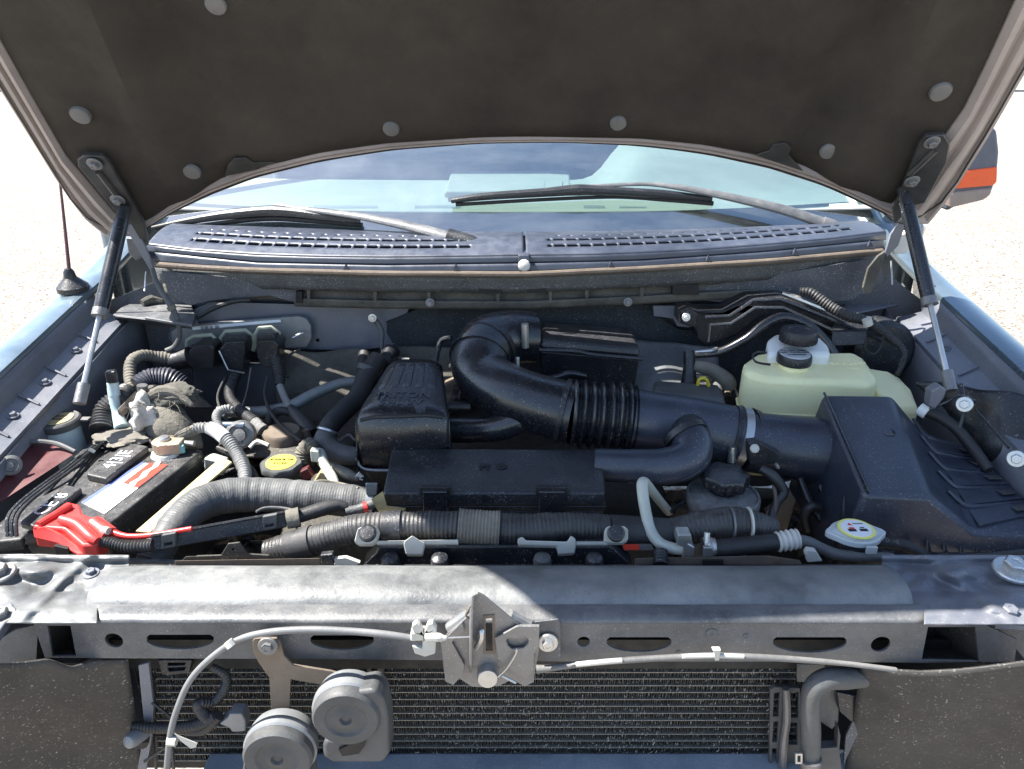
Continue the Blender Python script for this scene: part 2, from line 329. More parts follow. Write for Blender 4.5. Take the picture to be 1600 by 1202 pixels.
def mkobj(name, mb, m, bev=None, solid=None, sub=0, ang=35):
    me = bpy.data.meshes.new(name); me.from_pydata([tuple(v) for v in mb.v], [], mb.f)
    bm = bmesh.new(); bm.from_mesh(me); bmesh.ops.recalc_face_normals(bm, faces=bm.faces); bm.to_mesh(me); bm.free()
    me.polygons.foreach_set('use_smooth', [True] * len(me.polygons)); me.set_sharp_from_angle(angle=math.radians(ang))
    me.materials.append(m); o = bpy.data.objects.new(name, me); COL.objects.link(o)
    if solid:
        q = o.modifiers.new('solid', 'SOLIDIFY'); q.thickness = solid; q.offset = 0
    if bev:
        q = o.modifiers.new('bevel', 'BEVEL'); q.width = bev; q.segments = 3; q.limit_method = 'ANGLE'; q.angle_limit = math.radians(28); q.harden_normals = True
    if sub:
        q = o.modifiers.new('sub', 'SUBSURF'); q.levels = sub; q.render_levels = sub
    return o
def solo(name, label, cat, mb, m, group=None, bev=None, solid=None, sub=0, ang=35):
    o = mkobj(name, mb, m, bev, solid, sub, ang)
    cs = [v.co.copy() for v in o.data.vertices]
    mn = [min(c[i] for c in cs) for i in range(3)]; mxx = [max(c[i] for c in cs) for i in range(3)]
    base = V(((mn[0] + mxx[0]) / 2, (mn[1] + mxx[1]) / 2, mn[2]))
    o.data.transform(Matrix.Translation(-base)); o.location = base + V((0, 0, H))
    o['label'] = label; o['category'] = cat
    if group: o['group'] = group
    return o
def struct(name, mb, m, kind='structure', solid=None, bev=None):
    o = mkobj(name, mb, m, bev, solid); o.location = (0, 0, H); o['kind'] = kind; return o
def T(pts, **k):                                          # tube from (px, py, Y, radius in px)
    return MB().tube([P(a, b, c) for a, b, c, r in pts], [RP(r, a, b, c) for a, b, c, r in pts], **k)
def circ(px, py, Y, r, n=20, sq=1.0):                     # circle of pixel radius r on the plane at depth Y
    c = P(px, py, Y); R = RP(r, px, py, Y); return [c + V((math.cos(a) * R, 0, math.sin(a) * R * sq)) for a in [2 * math.pi * i / n for i in range(n)]]
def PP(pts, Y): return [P(a, b, Y) for a, b in pts]
def PZZ(pts, z): return [PZ(a, b, z) for a, b in pts]
def bolt_mesh(m=None):
    b = MB(); b.lathe((0, 0, 0), (0, 0, 1), [(1.0, 0), (1.0, 0.12), (0.93, 0.2), (0.62, 0.22)], 24)
    b.lathe((0, 0, 0.2), (0, 0, 1), [(0.58, 0), (0.58, 0.42), (0.5, 0.5), (0.25, 0.5), (0.22, 0.44), (0.01, 0.44)], 6)
    o = mkobj('bolt_source', b, m or M_dsteel); me = o.data; bpy.data.objects.remove(o); return me
BOLT = bolt_mesh(M_dsteel); BOLTZ = bolt_mesh(M_steel); BOLTP = bolt_mesh(M_apron)
def aim(n): return V(n).to_track_quat('Z', 'Y')

# ---------------------------------------------------------------- the ground
g = MB(); g.add([(-300, -60, -H), (300, -60, -H), (300, 600, -H), (-300, 600, -H)], [(0, 1, 2, 3)])
go = struct('ground', g, ground_mat())
k = MB(); k.box((0, 62, -H + 0.06), (500, 0.35, 0.16)); struct('far_kerb', k, M_apron)

# ---------------------------------------------------------------- the truck body
TR = Thing('pickup_truck', 'blue grey pickup truck with its hood propped open over the engine bay', 'pickup truck')
# hood surface
HA = math.radians(52); HO = V((0, 1.47, -0.31)); Hf = V((0, -math.cos(HA), math.sin(HA))); Hn = V((0, math.sin(HA), math.cos(HA)))
def crown(x): return 0.055 * (1 - (x / 0.8) ** 2)
def HS(x, s, off=0.0): return HO + Hf * s + Hn * (crown(x) + off) + V((x, 0, 0))
def HX(px, py, off=0.0):
    d = D(px, py); x = 0
    for _ in range(14):
        o = HO + Hn * (crown(x) + off); t = o.dot(Hn) / d.dot(Hn); p = d * t; x = p.x
    return (x, (p - HO).dot(Hf))
def resample(pts, n):
    L_ = [0]
    for i in range(1, len(pts)): L_.append(L_[-1] + math.dist(pts[i], pts[i - 1]))
    out = []; j = 0
    for k in range(n + 1):
        q = L_[-1] * k / n
        while j < len(pts) - 2 and L_[j + 1] < q: j += 1
        a = (q - L_[j]) / max(1e-9, L_[j + 1] - L_[j]); out.append(tuple(pts[j][i] * (1 - a) + pts[j + 1][i] * a for i in range(len(pts[0]))))
    return out
SL = 1.172
rear_px = [(228, 354), (270, 330), (330, 302), (400, 275), (500, 250), (611, 232), (750, 221), (880, 219), (1000, 225), (1100, 238), (1200, 260), (1290, 289), (1350, 317), (1390, 336)]
left_px = [(60, 232), (100, 297), (135, 343), (160, 366), (185, 374), (208, 366)]
right_px = [(1410, 350), (1430, 357), (1450, 350), (1472, 325), (1500, 285), (1552, 200)]
outer = [(-0.745, SL)] + [HX(-5, 128)] + [HX(*q) for q in left_px] + [HX(*q) for q in rear_px] + [HX(*q) for q in right_px] + [HX(1606, 105)] + [(0.745, SL)]
prear_px = [(236, 338), (268, 315), (325, 283), (400, 255), (500, 231), (611, 215), (750, 207), (880, 206), (1000, 208), (1100, 218), (1200, 238), (1290, 269), (1335, 291), (1378, 312)]
pleft_px = [(60, 160), (104, 238), (150, 292), (190, 340), (210, 350)]
pright_px = [(1392, 315), (1408, 303), (1432, 260), (1462, 214), (1492, 188), (1530, 112)]
inner = [(-0.655, SL - 0.08)] + [HX(-5, 45)] + [HX(*q) for q in pleft_px] + [HX(*q) for q in prear_px] + [HX(*q) for q in pright_px] + [HX(1583, -5)] + [(0.655, SL - 0.08)]
i0 = outer.index(HX(*left_px[-1])); i1 = outer.index(HX(*right_px[0])); j0 = inner.index(HX(*pleft_px[-1])); j1 = inner.index(HX(*pright_px[0]))
def three(lp, a, b): return resample(lp[:a + 1], 22) + resample(lp[a:b + 1], 60)[1:] + resample(lp[b:], 22)[1:]
OL = three(outer, i0, i1); IL = three(inner, j0, j1); nL = len(OL) - 1
prof = [(0, 0.004), (0.06, -0.006), (0.12, -0.007), (0.18, 0.000), (0.24, -0.004), (0.42, -0.012), (0.5, -0.012), (0.56, -0.004), (0.64, -0.004), (0.72, -0.013), (0.84, -0.014), (0.93, -0.006), (1.0, 0.0)]
def frame_fn(u, v):
    i = min(nL, int(round(u * nL))); w, off = prof[int(round(v * (len(prof) - 1)))]
    o, n = OL[i], IL[i]; return HS(o[0] + (n[0] - o[0]) * w, o[1] + (n[1] - o[1]) * w, off)
hb = MB(); hb.grid(frame_fn, nL, len(prof) - 1)
ftop = [HS(-0.745 + 1.49 * k / 24, SL - 0.0, 0.004) for k in range(25)]; fin = [HS(-0.655 + 1.31 * k / 24, SL - 0.08, 0) for k in range(25)]
hb.add(ftop + fin, [(k, k + 1, 26 + k, 25 + k) for k in range(24)])
rows = 26
def outer_fn(u, v):                                       # the outer skin of the hood
    i = 22 + int(round(u * 60)); r = OL[i]; fx = -0.745 + 1.49 * u
    lx, ls = outer[0] if False else (r[0], r[1]); e = 1.008
    x = lx * (1 - v) + fx * v; s_ = ls * (1 - v) + SL * v; side = math.sin(min(1, v * 1.0) * math.pi)
    # keep the sides on the outline
    k = min(22, int(round((1 - v) * 22))); xl = -OL[k][0]; xr = OL[nL - k][0]; m_ = xl * (1 - u) + xr * u if False else (xl + xr) / 2
    return HS(max(-xl, min(xr, x * e * (m_ / max(m_, 1e-6)))), s_, 0.022)
hood = TR.part('hood', hb, M_hoodframe, solid=0.0015, label='open hood seen from below with a ribbed taupe rim')
sk = MB(); loop = [HS(x * 1.004, s_, 0.018) for x, s_ in OL]
# outer skin as strips running from the rear arc to the front edge
def skin_fn(u, v):
    a = OL[int(round(u * nL))]; b = (0.745 * (2 * u - 1) , SL)
    return HS(a[0] * (1 - v) + b[0] * v, a[1] * (1 - v) + b[1] * v, 0.004 + 0.02 * min(1, v * 12) ** 0.5)
sk.grid(skin_fn, nL, 16)
TR.part('hood_skin', sk, M_fender, parent=hood, solid=0.0012)
seam = [HS(a[0] * 0.85 + b[0] * 0.15, a[1] * 0.85 + b[1] * 0.15, -0.0075) for a, b in zip(OL, IL)]
sm = MB().tube(seam[::2], 0.0016, seg=5, sub=2); TR.part('edge_sealer_bead', sm, M_bracket, parent=hood)
# the quilted liner: a grid laid over the inner outline
def pad_off(x, s_):
    e = abs(x)
    side = 1 / (1 + math.exp(-(e - 0.56) / 0.018)); near = max(0, 1 - max(0, s_ - 0.16) / 0.10)
    groove = math.exp(-((e - 0.515) / 0.045) ** 2)
    return -0.008 - 0.010 * (1 - side) + 0.024 * groove * min(1, max(0, (s_ - 0.06) * 6)) - 0.022 * math.exp(-((e - 0.595) / 0.035) ** 2) + 0.0035 * noise.noise(V((x * 7, s_ * 7, 0)))
def pad_fn(u, v):
    k = min(22, int(round((1 - v) * 22)))
    rx, rs = IL[22 + int(round(u * 60))]; lx, ls = IL[22 - int(round(v * 22))]; qx, qs = IL[nL - 22 + int(round(v * 22))]
    fx = -0.655 + 1.31 * u; l0, l1 = IL[22], IL[nL - 22]
    # Coons patch between rear arc, two sides and straight front
    cx = (rx * (1 - v) + fx * v) + (lx * (1 - u) + qx * u) - ((l0[0] * (1 - v) + (-0.655) * v) * (1 - u) + (l1[0] * (1 - v) + 0.655 * v) * u)
    cs = (rs * (1 - v) + (SL - 0.08) * v) + (ls * (1 - u) + qs * u) - ((l0[1] * (1 - v) + (SL - 0.08) * v) * (1 - u) + (l1[1] * (1 - v) + (SL - 0.08) * v) * u)
    edge = min(1, 10 * min(u, 1 - u, v + 0.02, 1 - v)); return HS(cx, cs, pad_off(cx, cs) * (0.5 + 0.5 * edge))
pd = MB(); pd.grid(pad_fn, 60, 22); liner = TR.part('hood_liner', pd, M_pad, parent=hood, solid=0.004)
for k in (0,):
    pass
for (cx, cy, r) in [(337, 8, 17), (123, 187, 16), (300, 267, 14), (611, 202, 13), (966, 193, 13), (1297, 243, 14), (1473, 152, 17)]:
    x, s_ = HX(cx, cy, -0.02); c = HS(x, s_, pad_off(x, s_) - 0.002); R = RP(r, cx, cy, c.y)
    b = MB().lathe(c, -Hn, [(R, -0.004), (R, 0.001), (R * 0.9, 0.0035), (R * 0.4, 0.005), (R * 0.05, 0.0045)], 24)
    TR.part('liner_clip', b, M_clip, parent=hood)
def hpoly(pts, off): return [HS(*HX(a, b, off), off) for a, b in pts]
for pts in ([(352, 276), (356, 258), (366, 248), (384, 247), (396, 255), (430, 254), (400, 266)], [(1180, 243), (1202, 236), (1208, 226), (1228, 224), (1236, 232), (1232, 243), (1255, 268)]):
    b = MB().plate(hpoly(pts, -0.016), th=0.004, n=-Hn); TR.part('stop_tab', b, M_bracket, parent=hood, bev=0.001)
for side, pts, bl in ((-1, [(122, 262), (120, 250), (130, 243), (160, 245), (170, 254), (226, 352), (232, 385), (224, 384), (205, 352), (178, 330)], [(148, 256), (184, 312)]),
                      (1, [(1437, 226), (1448, 213), (1476, 211), (1485, 225), (1480, 255), (1446, 318), (1428, 322), (1398, 352), (1395, 330), (1408, 300)], [(1456, 222), (1425, 283)])):
    b = MB().plate(hpoly(pts, -0.030), th=0.010, n=-Hn); br = TR.part('hinge_bracket', b, M_bracket, parent=hood, bev=0.003)
    rg = MB().tube([HS(*HX(bl[0][0] + 6, bl[0][1] + 12, -.031), -0.031), HS(*HX(bl[1][0] - 4, bl[1][1] - 10, -.031), -0.031)], 0.006, seg=10); TR.part('pressed_rib', rg, M_bracket, parent=hood)
    for a in bl:
        c = HS(*HX(a[0], a[1], -0.033), -0.033); TR.instance('bolt', BOLT, c, aim(-Hn), parent=hood, scale=0.013)
# hinge links below the hood
b = MB().plate(PP([(192, 348), (212, 352), (232, 398), (243, 430), (238, 428), (222, 402), (205, 372)], 1.44), th=0.006); hl = TR.part('hinge_link', b, M_apron, bev=0.001)
b = MB().plate(PP([(196, 372), (216, 372), (226, 398), (212, 408), (200, 396)], 1.48), th=0.02); TR.part('hinge_base', b, M_support, bev=0.003)
b = MB().plate(PP([(1408, 345), (1418, 330), (1434, 322), (1430, 338), (1412, 360), (1404, 384), (1386, 402), (1383, 396), (1392, 366)], 1.44), th=0.006); TR.part('hinge_link', b, M_apron, bev=0.001)
b = MB().plate(PP([(1392, 384), (1404, 368), (1422, 362), (1426, 380), (1418, 396), (1398, 398)], 1.49), th=0.02); TR.part('hinge_base', b, M_wpl, bev=0.003)  # pale plate whose ivory colour imitates a sunlit spot on the fender

# windshield, band, dash
def Yb(x): return 1.56 + 0.13 * (x / 0.82) ** 2
def Gz(x, Y): return -0.322 + 0.62 * (Y - Yb(x))
def PG(px, py, off=0.0):
    d = D(px, py); lo, hi = 1.0, 4.0
    for _ in range(40):
        m = (lo + hi) / 2; p = d * m
        if p.z - Gz(p.x, p.y) > off: lo = m
        else: hi = m
    return d * lo
gl = MB(); gl.grid(lambda u, v: (lambda x: V((x, Yb(x) + v * 0.78, Gz(x, Yb(x) + v * 0.78))))((2 * u - 1) * (0.84 - 0.12 * v)), 30, 12)
gw = TR.part('windshield', gl, M_glass, label='windshield reflecting blue sky with dusty smears')
if sum(p.normal.z for p in gw.data.polygons) < 0: gw.data.flip_normals()
ft = MB(); ft.grid(lambda u, v: (lambda x, Y: V((x, Y, Gz(x, Y) - 0.006)))((2 * u - 1) * 0.83, Yb((2 * u - 1) * 0.83) + v * 0.074 * (0.85 + 0.15 * abs(2 * u - 1))), 40, 3); TR.part('windshield_band', ft, M_frit)
b = MB().quadbox([PG(1299, 328, 0.004), PG(1338, 326, 0.004), PG(1334, 317, 0.004), PG(1296, 319, 0.004)], 0.001); TR.part('number_plate_sticker', b, M_washer)
dz = -0.292
db = MB()
def dash_fn(u, v):
    x = (2 * u - 1) * 0.85; Y = 1.66 + 0.05 * (x / 0.8) ** 2 + v * 0.44
    hump = 0.115 * (1 / (1 + math.exp(-(x - 0.26) / 0.02))) * (1 / (1 + math.exp(-(v - 0.42) / 0.06)))
    return V((x, Y, dz + 0.012 * v + hump - (0.25 if v > 0.97 else 0)))
db.grid(dash_fn, 70, 24); dash = TR.part('dashboard', db, M_dash, solid=0.004)
for (a, c) in ((490, 590), (648, 720), (912, 945), (968, 1010)):
    b = MB().plate(PZZ([(a, 321), (c, 321), (c, 325), (a, 325)], dz + 0.004), th=0.003, n=(0, 0, 1)); TR.part('defroster_vent', b, M_seat, parent=dash)
b = MB()
b.quadbox(PZZ([(694, 299), (700, 272), (712, 266), (884, 262), (894, 276), (892, 298)], dz + 0.03)[:1] + PZZ([(892, 298), (890, 266), (705, 268)], dz + 0.016), 0.016); TR.part('dash_tray', b, M_dash, parent=dash, bev=0.006)
for i in range(6):
    x0 = 716 + i * 28
    b = MB().quadbox(PZZ([(x0, 296), (x0 + 22, 296), (x0 + 23, 283), (x0 + 2, 283)], dz + 0.020), 0.006); TR.part('tray_slat', b, M_dash, parent=dash, bev=0.001)
b = MB(); b.box((0, 2.62, -0.42), (1.5, 0.5, 0.5)); b.box((-0.36, 3.0, -0.15), (0.5, 0.18, 0.7)); b.box((0.36, 3.0, -0.15), (0.5, 0.18, 0.7)); TR.part('cab_interior', b, M_seat, bev=0.03)
b = MB(); b.box((0, 3.1, 0.33), (1.44, 1.75, 0.04)); TR.part('cab_roof', b, M_fender, bev=0.015)
for sx in (-1, 1):
    b = MB().tube([(sx * 0.86, 1.68, -0.30), (sx * 0.80, 2.05, -0.04), (sx * 0.70, 2.42, 0.30)], 0.028, seg=10); TR.part('windshield_pillar', b, M_fender)
    b = MB(); b.box((sx * 0.94, 2.6, -0.75), (0.05, 1.75, 0.85)); TR.part('door', b, M_fender, bev=0.02)
    b = MB(); b.box((sx * 0.80, 4.1, -0.1), (0.05, 0.2, 0.8)); TR.part('rear_pillar', b, M_fender, bev=0.01)

# cowl panels
cf = [(228, 383), (300, 392), (400, 399), (500, 402), (600, 403), (700, 402), (820, 400), (920, 399), (1000, 396), (1100, 391), (1200, 383), (1300, 374), (1385, 363)]
def cyy(px): q = (px - 805) / 580; return 1.425 + 0.085 * q * q
cr_ = [(232, 371), (300, 371), (400, 372), (500, 375), (600, 380), (700, 388), (752, 392), (800, 382), (870, 374), (1000, 371), (1100, 366), (1200, 360), (1300, 354), (1385, 349)]
def interp(tab, x):
    for (a, b), (c, d) in zip(tab, tab[1:]):
        if x <= c: return b + (d - b) * (x - a) / (c - a) if c > a else b
    return tab[-1][1]
def cowl_pt(px, v):
    a = P(px, interp(cf, px), cyy(px)); q = Yb(a.x); b = V((a.x, q + 0.01, -0.318)); return a.lerp(b, v) + V((0, 0, 0.010 * math.sin(v * math.pi)))
def grille(x0, x1, nu, lab, s0, s1):
    b = MB()
    def fn(u, v): return cowl_pt(x0 + (x1 - x0) * u, v)
    def skip(i, j): return ((j in (5, 6) and s0 < i / nu < s1 and (i % 6) != 0) or (j in (10, 11) and s0 < i / nu < s1 - 0.02 and (i % 6) not in (0,)) or (j == 15 and s0 + .02 < i / nu < s1 - 0.15 and (i % 6) in (2, 3)))
    b.grid(fn, nu, 26, skip); p = TR.part('cowl_grille', b, M_cowl, label=lab, solid=0.005)
    return p
gl1 = grille(230, 818, 168, 'slotted cowl panel on the side under the short wiper', 0.10, 0.86)
gl2 = grille(822, 1384, 162, 'slotted cowl panel with two long rows of slots', 0.06, 0.93)
def strip_px(tabtop, tabbot, ytop, ybot, x0, x1, n=40):
    b = MB(); b.grid(lambda u, v: P(x0 + (x1 - x0) * u, interp(tabtop, x0 + (x1 - x0) * u) * (1 - v) + interp(tabbot, x0 + (x1 - x0) * u) * v, (ytop(x0 + (x1 - x0) * u)) * (1 - v) + ybot(x0 + (x1 - x0) * u) * v), n, 3); return b
def sh(tab, d): return [(a, c + d) for a, c in tab]
wsb = [(235, 411), (300, 416), (400, 421), (600, 426), (820, 427), (1000, 419), (1200, 407), (1378, 391)]
mid1 = [(228, 393), (400, 411), (600, 415), (820, 412), (1000, 408), (1200, 394), (1385, 375)]
dk = MB(); dk.grid(lambda u, v: cowl_pt(230 + 1154 * u, v) - V((0, 0, 0.03)), 30, 2); TR.part('cowl_drain_tray', dk, M_dark)
TR.part('cowl_front_lip', strip_px(cf, mid1, cyy, lambda x: cyy(x) - 0.002, 230, 1384), M_cowl, solid=0.003)
TR.part('cowl_lower_lip', strip_px(mid1, wsb, lambda x: cyy(x) - 0.010, lambda x: cyy(x) - 0.014, 232, 1380), M_cowl, solid=0.003)
b = MB().tube([P(x, interp(wsb, x) + 2, cyy(x) - 0.022) for x in (235, 300, 400, 500, 600, 700, 820, 920, 1000, 1100, 1200, 1300, 1378)], 0.0062, seg=10, sub=5); TR.part('cowl_weatherstrip', b, mat('brown_weathered_rubber', (0.10, 0.078, 0.06), 0.7, dust=0.5, dcol=(0.2, 0.16, 0.12), dscale=20, bump=0.5))
for x in (540, 712, 955, 1107, 1243, 1360):
    y = interp(mid1, x); b = MB().plate(PP([(x - 4, y + 8), (x, y - 1), (x + 5, y + 8)], cyy(x) - 0.022), th=0.006); TR.part('lip_tab', b, M_cowl)
b = MB(); b.hexa([P(810, 424, 1.402), P(827, 424, 1.402), P(827, 424, 1.42), P(810, 424, 1.42)], [P(810, 399, 1.41), P(827, 399, 1.41), P(827, 374, 1.55), P(810, 374, 1.55)])
TR.part('cowl_joint_cover', b, M_cowl, bev=0.002)
b = MB().lathe(P(819, 415, 1.395), (0, -1, 0.2), [(0.012, 0), (0.010, 0.004), (0.003, 0.006)], 10); TR.part('joint_clip', b, M_wpl)
# firewall layers
led = sh(wsb, 6)
TR.part('firewall_ledge', strip_px(led, sh(wsb, 30), lambda x: cyy(x) + 0.0, lambda x: cyy(x) + 0.012, 240, 1372), M_ledge, solid=0.003)
TR.part('firewall_channel', strip_px(sh(wsb, 29), sh(wsb, 47), lambda x: cyy(x) + 0.03, lambda x: cyy(x) + 0.03, 250, 1340), M_grime, solid=0.003)
TR.part('firewall_flange', strip_px(sh(wsb, 44), sh(wsb, 56), lambda x: cyy(x) + 0.014, lambda x: cyy(x) + 0.020, 460, 1200), M_grime, solid=0.003)
for (a, c, y0, y1) in ((747, 785, 451, 459), (823, 853, 450, 458), (1051, 1092, 445, 461), (462, 472, 456, 474)):
    b = MB().plate(PP([(a, y0), (c, y0), (c, y1), (a, y1)], cyy((a + c) / 2) + 0.008), th=0.03); TR.part('drain_slot', b, M_dark)
for x in (482, 586, 670, 778, 860, 917, 1003):
    y = interp(wsb, x); b = MB().plate(PP([(x - 3, y + 30), (x + 3, y + 30), (x + 2, y + 44), (x - 2, y + 44)], cyy(x) + 0.012), th=0.01); TR.part('stiffener_tab', b, M_grime)
for x, y in ((672, 473), (981, 472)):
    TR.instance('bolt', BOLT, P(x, y, 1.43), aim((0, -1, 0.15)), scale=0.009)
b = MB().plate(PP([(245, 440), (470, 462), (1060, 470), (1390, 430), (1440, 470), (1440, 700), (1200, 760), (300, 760), (170, 700), (170, 470)], 1.53), th=0.004); TR.part('firewall', b, M_firewall)
b = MB().plate(PP([(252, 424), (300, 428), (470, 442), (478, 470), (465, 474), (420, 462), (330, 470), (296, 478), (262, 458)], 1.475), th=0.004); TR.part('cowl_side_panel', b, M_firewall, bev=0.001)
b = MB().plate(PP([(1095, 448), (1376, 402), (1380, 440), (1330, 470), (1180, 478), (1100, 470)], 1.475), th=0.004); TR.part('cowl_side_panel', b, M_firewall, bev=0.001)
b = MB().plate(PP([(268, 500), (330, 472), (470, 476), (640, 480), (636, 490), (604, 502), (608, 520), (618, 532), (614, 541), (560, 548), (470, 546), (380, 552), (300, 560), (262, 530)], 1.50), holes=[circ(496, 532, 1.5, 3, 8), circ(243 + 40, 530, 1.5, 3, 8)], th=0.003); TR.part('firewall_panel', b, M_apron, bev=0.001)
b = MB().plate(PP([(605, 503), (640, 488), (660, 480), (1030, 476), (1030, 495), (1060, 515), (1110, 520), (1110, 570), (900, 560), (620, 548), (604, 520)], 1.495), th=0.004); TR.part('firewall_mat', b, M_mat)
b = MB().plate(PP([(1020, 478), (1140, 478), (1140, 500), (1075, 512), (1058, 510), (1052, 498), (1022, 494)], 1.47), th=0.003); TR.part('mount_plate', b, M_apron, bev=0.001)
def quilt(pts, Y0, Y1, nm, m, amp=0.02):
    b = MB(); a, c, d, e = pts
    b.grid(lambda u, v: (lambda q: q + V((0, amp * noise.noise(q * 14) - 0.0, amp * 0.5 * noise.noise(q * 9 + V((5, 5, 5))))))(P((a[0] * (1 - u) + c[0] * u) * (1 - v) + (e[0] * (1 - u) + d[0] * u) * v, (a[1] * (1 - u) + c[1] * u) * (1 - v) + (e[1] * (1 - u) + d[1] * u) * v, Y0 * (1 - v) + Y1 * v)), 24, 20)
    return b
TR.part('firewall_insulation', quilt([(438, 548), (570, 545), (565, 690), (430, 690)], 1.47, 1.36, 'q', M_quilt), M_quilt, solid=0.004)
TR.part('firewall_insulation', quilt([(980, 532), (1120, 540), (1130, 620), (990, 620)], 1.46, 1.36, 'q', mat('grey_foil_shield', (0.20, 0.21, 0.22), 0.5, metal=0.4, dust=0.5, dcol=(0.05, 0.05, 0.05), dscale=22, speck=0.5, scol=(.02, .02, .02), bump=0.8, bscale=70, updust=False)), MATS['grey_foil_shield'], solid=0.004)
TR.part('firewall_insulation', quilt([(600, 545), (740, 540), (740, 600), (600, 600)], 1.46, 1.40, 'q', M_quilt), M_quilt, solid=0.004)

# fenders, gutters, aprons (mirrored)
def zf(Y): return -0.412 - 0.18 * (1.478 - Y)
for sx in (-1, 1):
    xs = [(-1.06, -0.70, 0), (-1.045, -0.30, 0), (-1.00, -0.10, 0), (-0.955, -0.03, 0), (-0.915, -0.004, 0), (-0.88, 0.0, 0), (-0.866, -0.003, 0), (-0.862, -0.014, 0)]
    b = MB()
    def fn(u, v, xs=xs, sx=sx):
        x, dz_, _ = xs[int(round(u * (len(xs) - 1)))]; Y = 0.62 + v * 1.16; z = zf(Y) + dz_
        if Y > 1.45:                                     # rises and narrows towards the windshield pillar
            k = (Y - 1.45) / 0.33; z += 0.05 * k * k; x += 0.03 * k
        if Y < 0.9 : x *= 1 - 0.05 * ((0.9 - Y) / 0.28) ** 2
        return V((-sx * x, Y, z))
    b.grid(fn, len(xs) - 1, 24); TR.part('fender', b, M_fender, solid=0.0012)
    xs2 = [(-0.862, -0.012), (-0.858, -0.030), (-0.852, -0.052), (-0.838, -0.056), (-0.815, -0.062), (-0.803, -0.064), (-0.801, -0.072)]
    b = MB()
    def fn2(u, v, sx=sx):
        x, dz_ = xs2[int(round(u * (len(xs2) - 1)))]; Y = 0.62 + v * 0.86; return V((-sx * x, Y, zf(Y) + dz_))
    b.grid(fn2, len(xs2) - 1, 18); TR.part('fender_gutter', b, M_apron, solid=0.0015)
    b = MB(); b.grid(lambda u, v, sx=sx: V((sx * (0.800 - 0.02 * u + 0.006 * noise.noise(V((u * 5, v * 6, sx)))), 0.62 + v * 0.92, zf(0.62 + v * 0.92) - 0.070 - u * 0.5)), 10, 20); TR.part('inner_apron', b, M_apron, solid=0.003)
    for Y in ((0.93, 1.02, 1.12, 1.22, 1.33) if sx < 0 else (0.99, 1.13, 1.34)):
        TR.instance('bolt', BOLTP, V((sx * 0.833, Y, zf(Y) - 0.056)), aim((-sx * 0.1, -0.1, 1)), scale=0.010)
    for Y in (1.08, 1.17, 1.26, 1.38):
        b = MB().tube([(sx * 0.850, Y, zf(Y) - 0.048), (sx * 0.812, Y - 0.01, zf(Y) - 0.0615)], 0.0022, seg=6); TR.part('gutter_crease', b, M_apron)
# corner shelves either side of the firewall
b = MB(); b.quadbox(PZZ([(176, 492), (210, 462), (290, 452), (310, 506)], -0.462), 0.004); b.quadbox(PZZ([(226, 496), (240, 486), (306, 490), (300, 508)], -0.456), 0.006); b.quadbox([PZ(180, 493, -.463), PZ(300, 506, -.463), PZ(300, 512, -.485), PZ(182, 500, -.485)], 0.003)
TR.part('corner_shelf', b, M_support, bev=0.003)
b = MB(); b.quadbox(PZZ([(1300, 498), (1330, 465), (1412, 448), (1440, 468)], -0.462), 0.004); TR.part('corner_shelf', b, M_apron, bev=0.003)
b = MB(); b.tube([PZ(222, 474, -.455), PZ(238, 468, -.452), PZ(256, 470, -.455)], [0.007, 0.011, 0.006], seg=8); TR.part('shelf_foam', b, M_quilt)
for x, y in ((205, 466), (1413, 447), (1394, 445)):
    TR.instance('bolt', BOLTP, PZ(x, y, -0.458), aim((0, 0, 1)), scale=0.010)
# hood seal end flap
b = MB().plate(PP([(1384, 392), (1380, 412), (1362, 458), (1352, 460), (1348, 450), (1356, 420), (1372, 400)], 1.43), th=0.006); TR.part('seal_end_flap', b, M_grime, bev=0.002)
for a in ([(228, 425), (226, 455)], [(1392, 408), (1394, 445)]):
    b = MB().tube([P(a[0][0], a[0][1], 1.43), P(a[1][0], a[1][1], 1.40)], 0.0016, seg=6); TR.part('drain_wire', b, M_steel)
# bay floor and frame rails (deep in the dark)
b = MB(); b.grid(lambda u, v: V(((2 * u - 1) * 0.80, 0.80 + v * 0.75, -0.93 + 0.03 * noise.noise(V((u * 9, v * 9, 0))))), 20, 14); TR.part('bay_floor', b, M_engine)

# radiator support
YF = 0.684
def ell_slot(x0, x1, y0, y1, Y):
    n = 14; pts = [(x0 + 6, y0), (x1 - 6, y0), (x1 - 1, y0 + 4)]
    for k in range(1, n): a = math.pi * k / n; pts.append(((x0 + x1) / 2 + (x1 - x0) / 2 * math.cos(a), y0 + 7 + (y1 - y0 - 7) * math.sin(a)))
    return PP(pts + [(x0 + 1, y0 + 4)], Y)
faceo = PP([(52, 974), (200, 974), (500, 974), (900, 975), (1200, 975), (1440, 972), (1530, 972), (1590, 1000), (1585, 1034), (1440, 1036), (1240, 1034), (900, 1034), (500, 1030), (200, 1029), (70, 1028)], YF)
holes = [PP([(74, 974 + 4), (110, 974 + 4), (119, 1026), (82, 1026)], YF), circ(178, 1001, YF, 14), ell_slot(228, 335, 992, 1015, YF), ell_slot(484, 585, 993, 1016, YF), circ(912, 1003, YF, 10), ell_slot(947, 1050, 996, 1019, YF), ell_slot(1207, 1324, 996, 1020, YF), circ(1376, 1007, YF, 15), PP([(1450, 980), (1524, 980), (1530, 1034), (1440, 1032)], YF)]
b = MB().plate(faceo, holes, th=0.003); rs_ = TR.part('radiator_support', b, M_support, bev=0.0012)
sup = [(0.682, 974), (0.686, 970), (0.694, 962), (0.706, 953), (0.74, 946), (0.80, 893), (0.835, 881)]
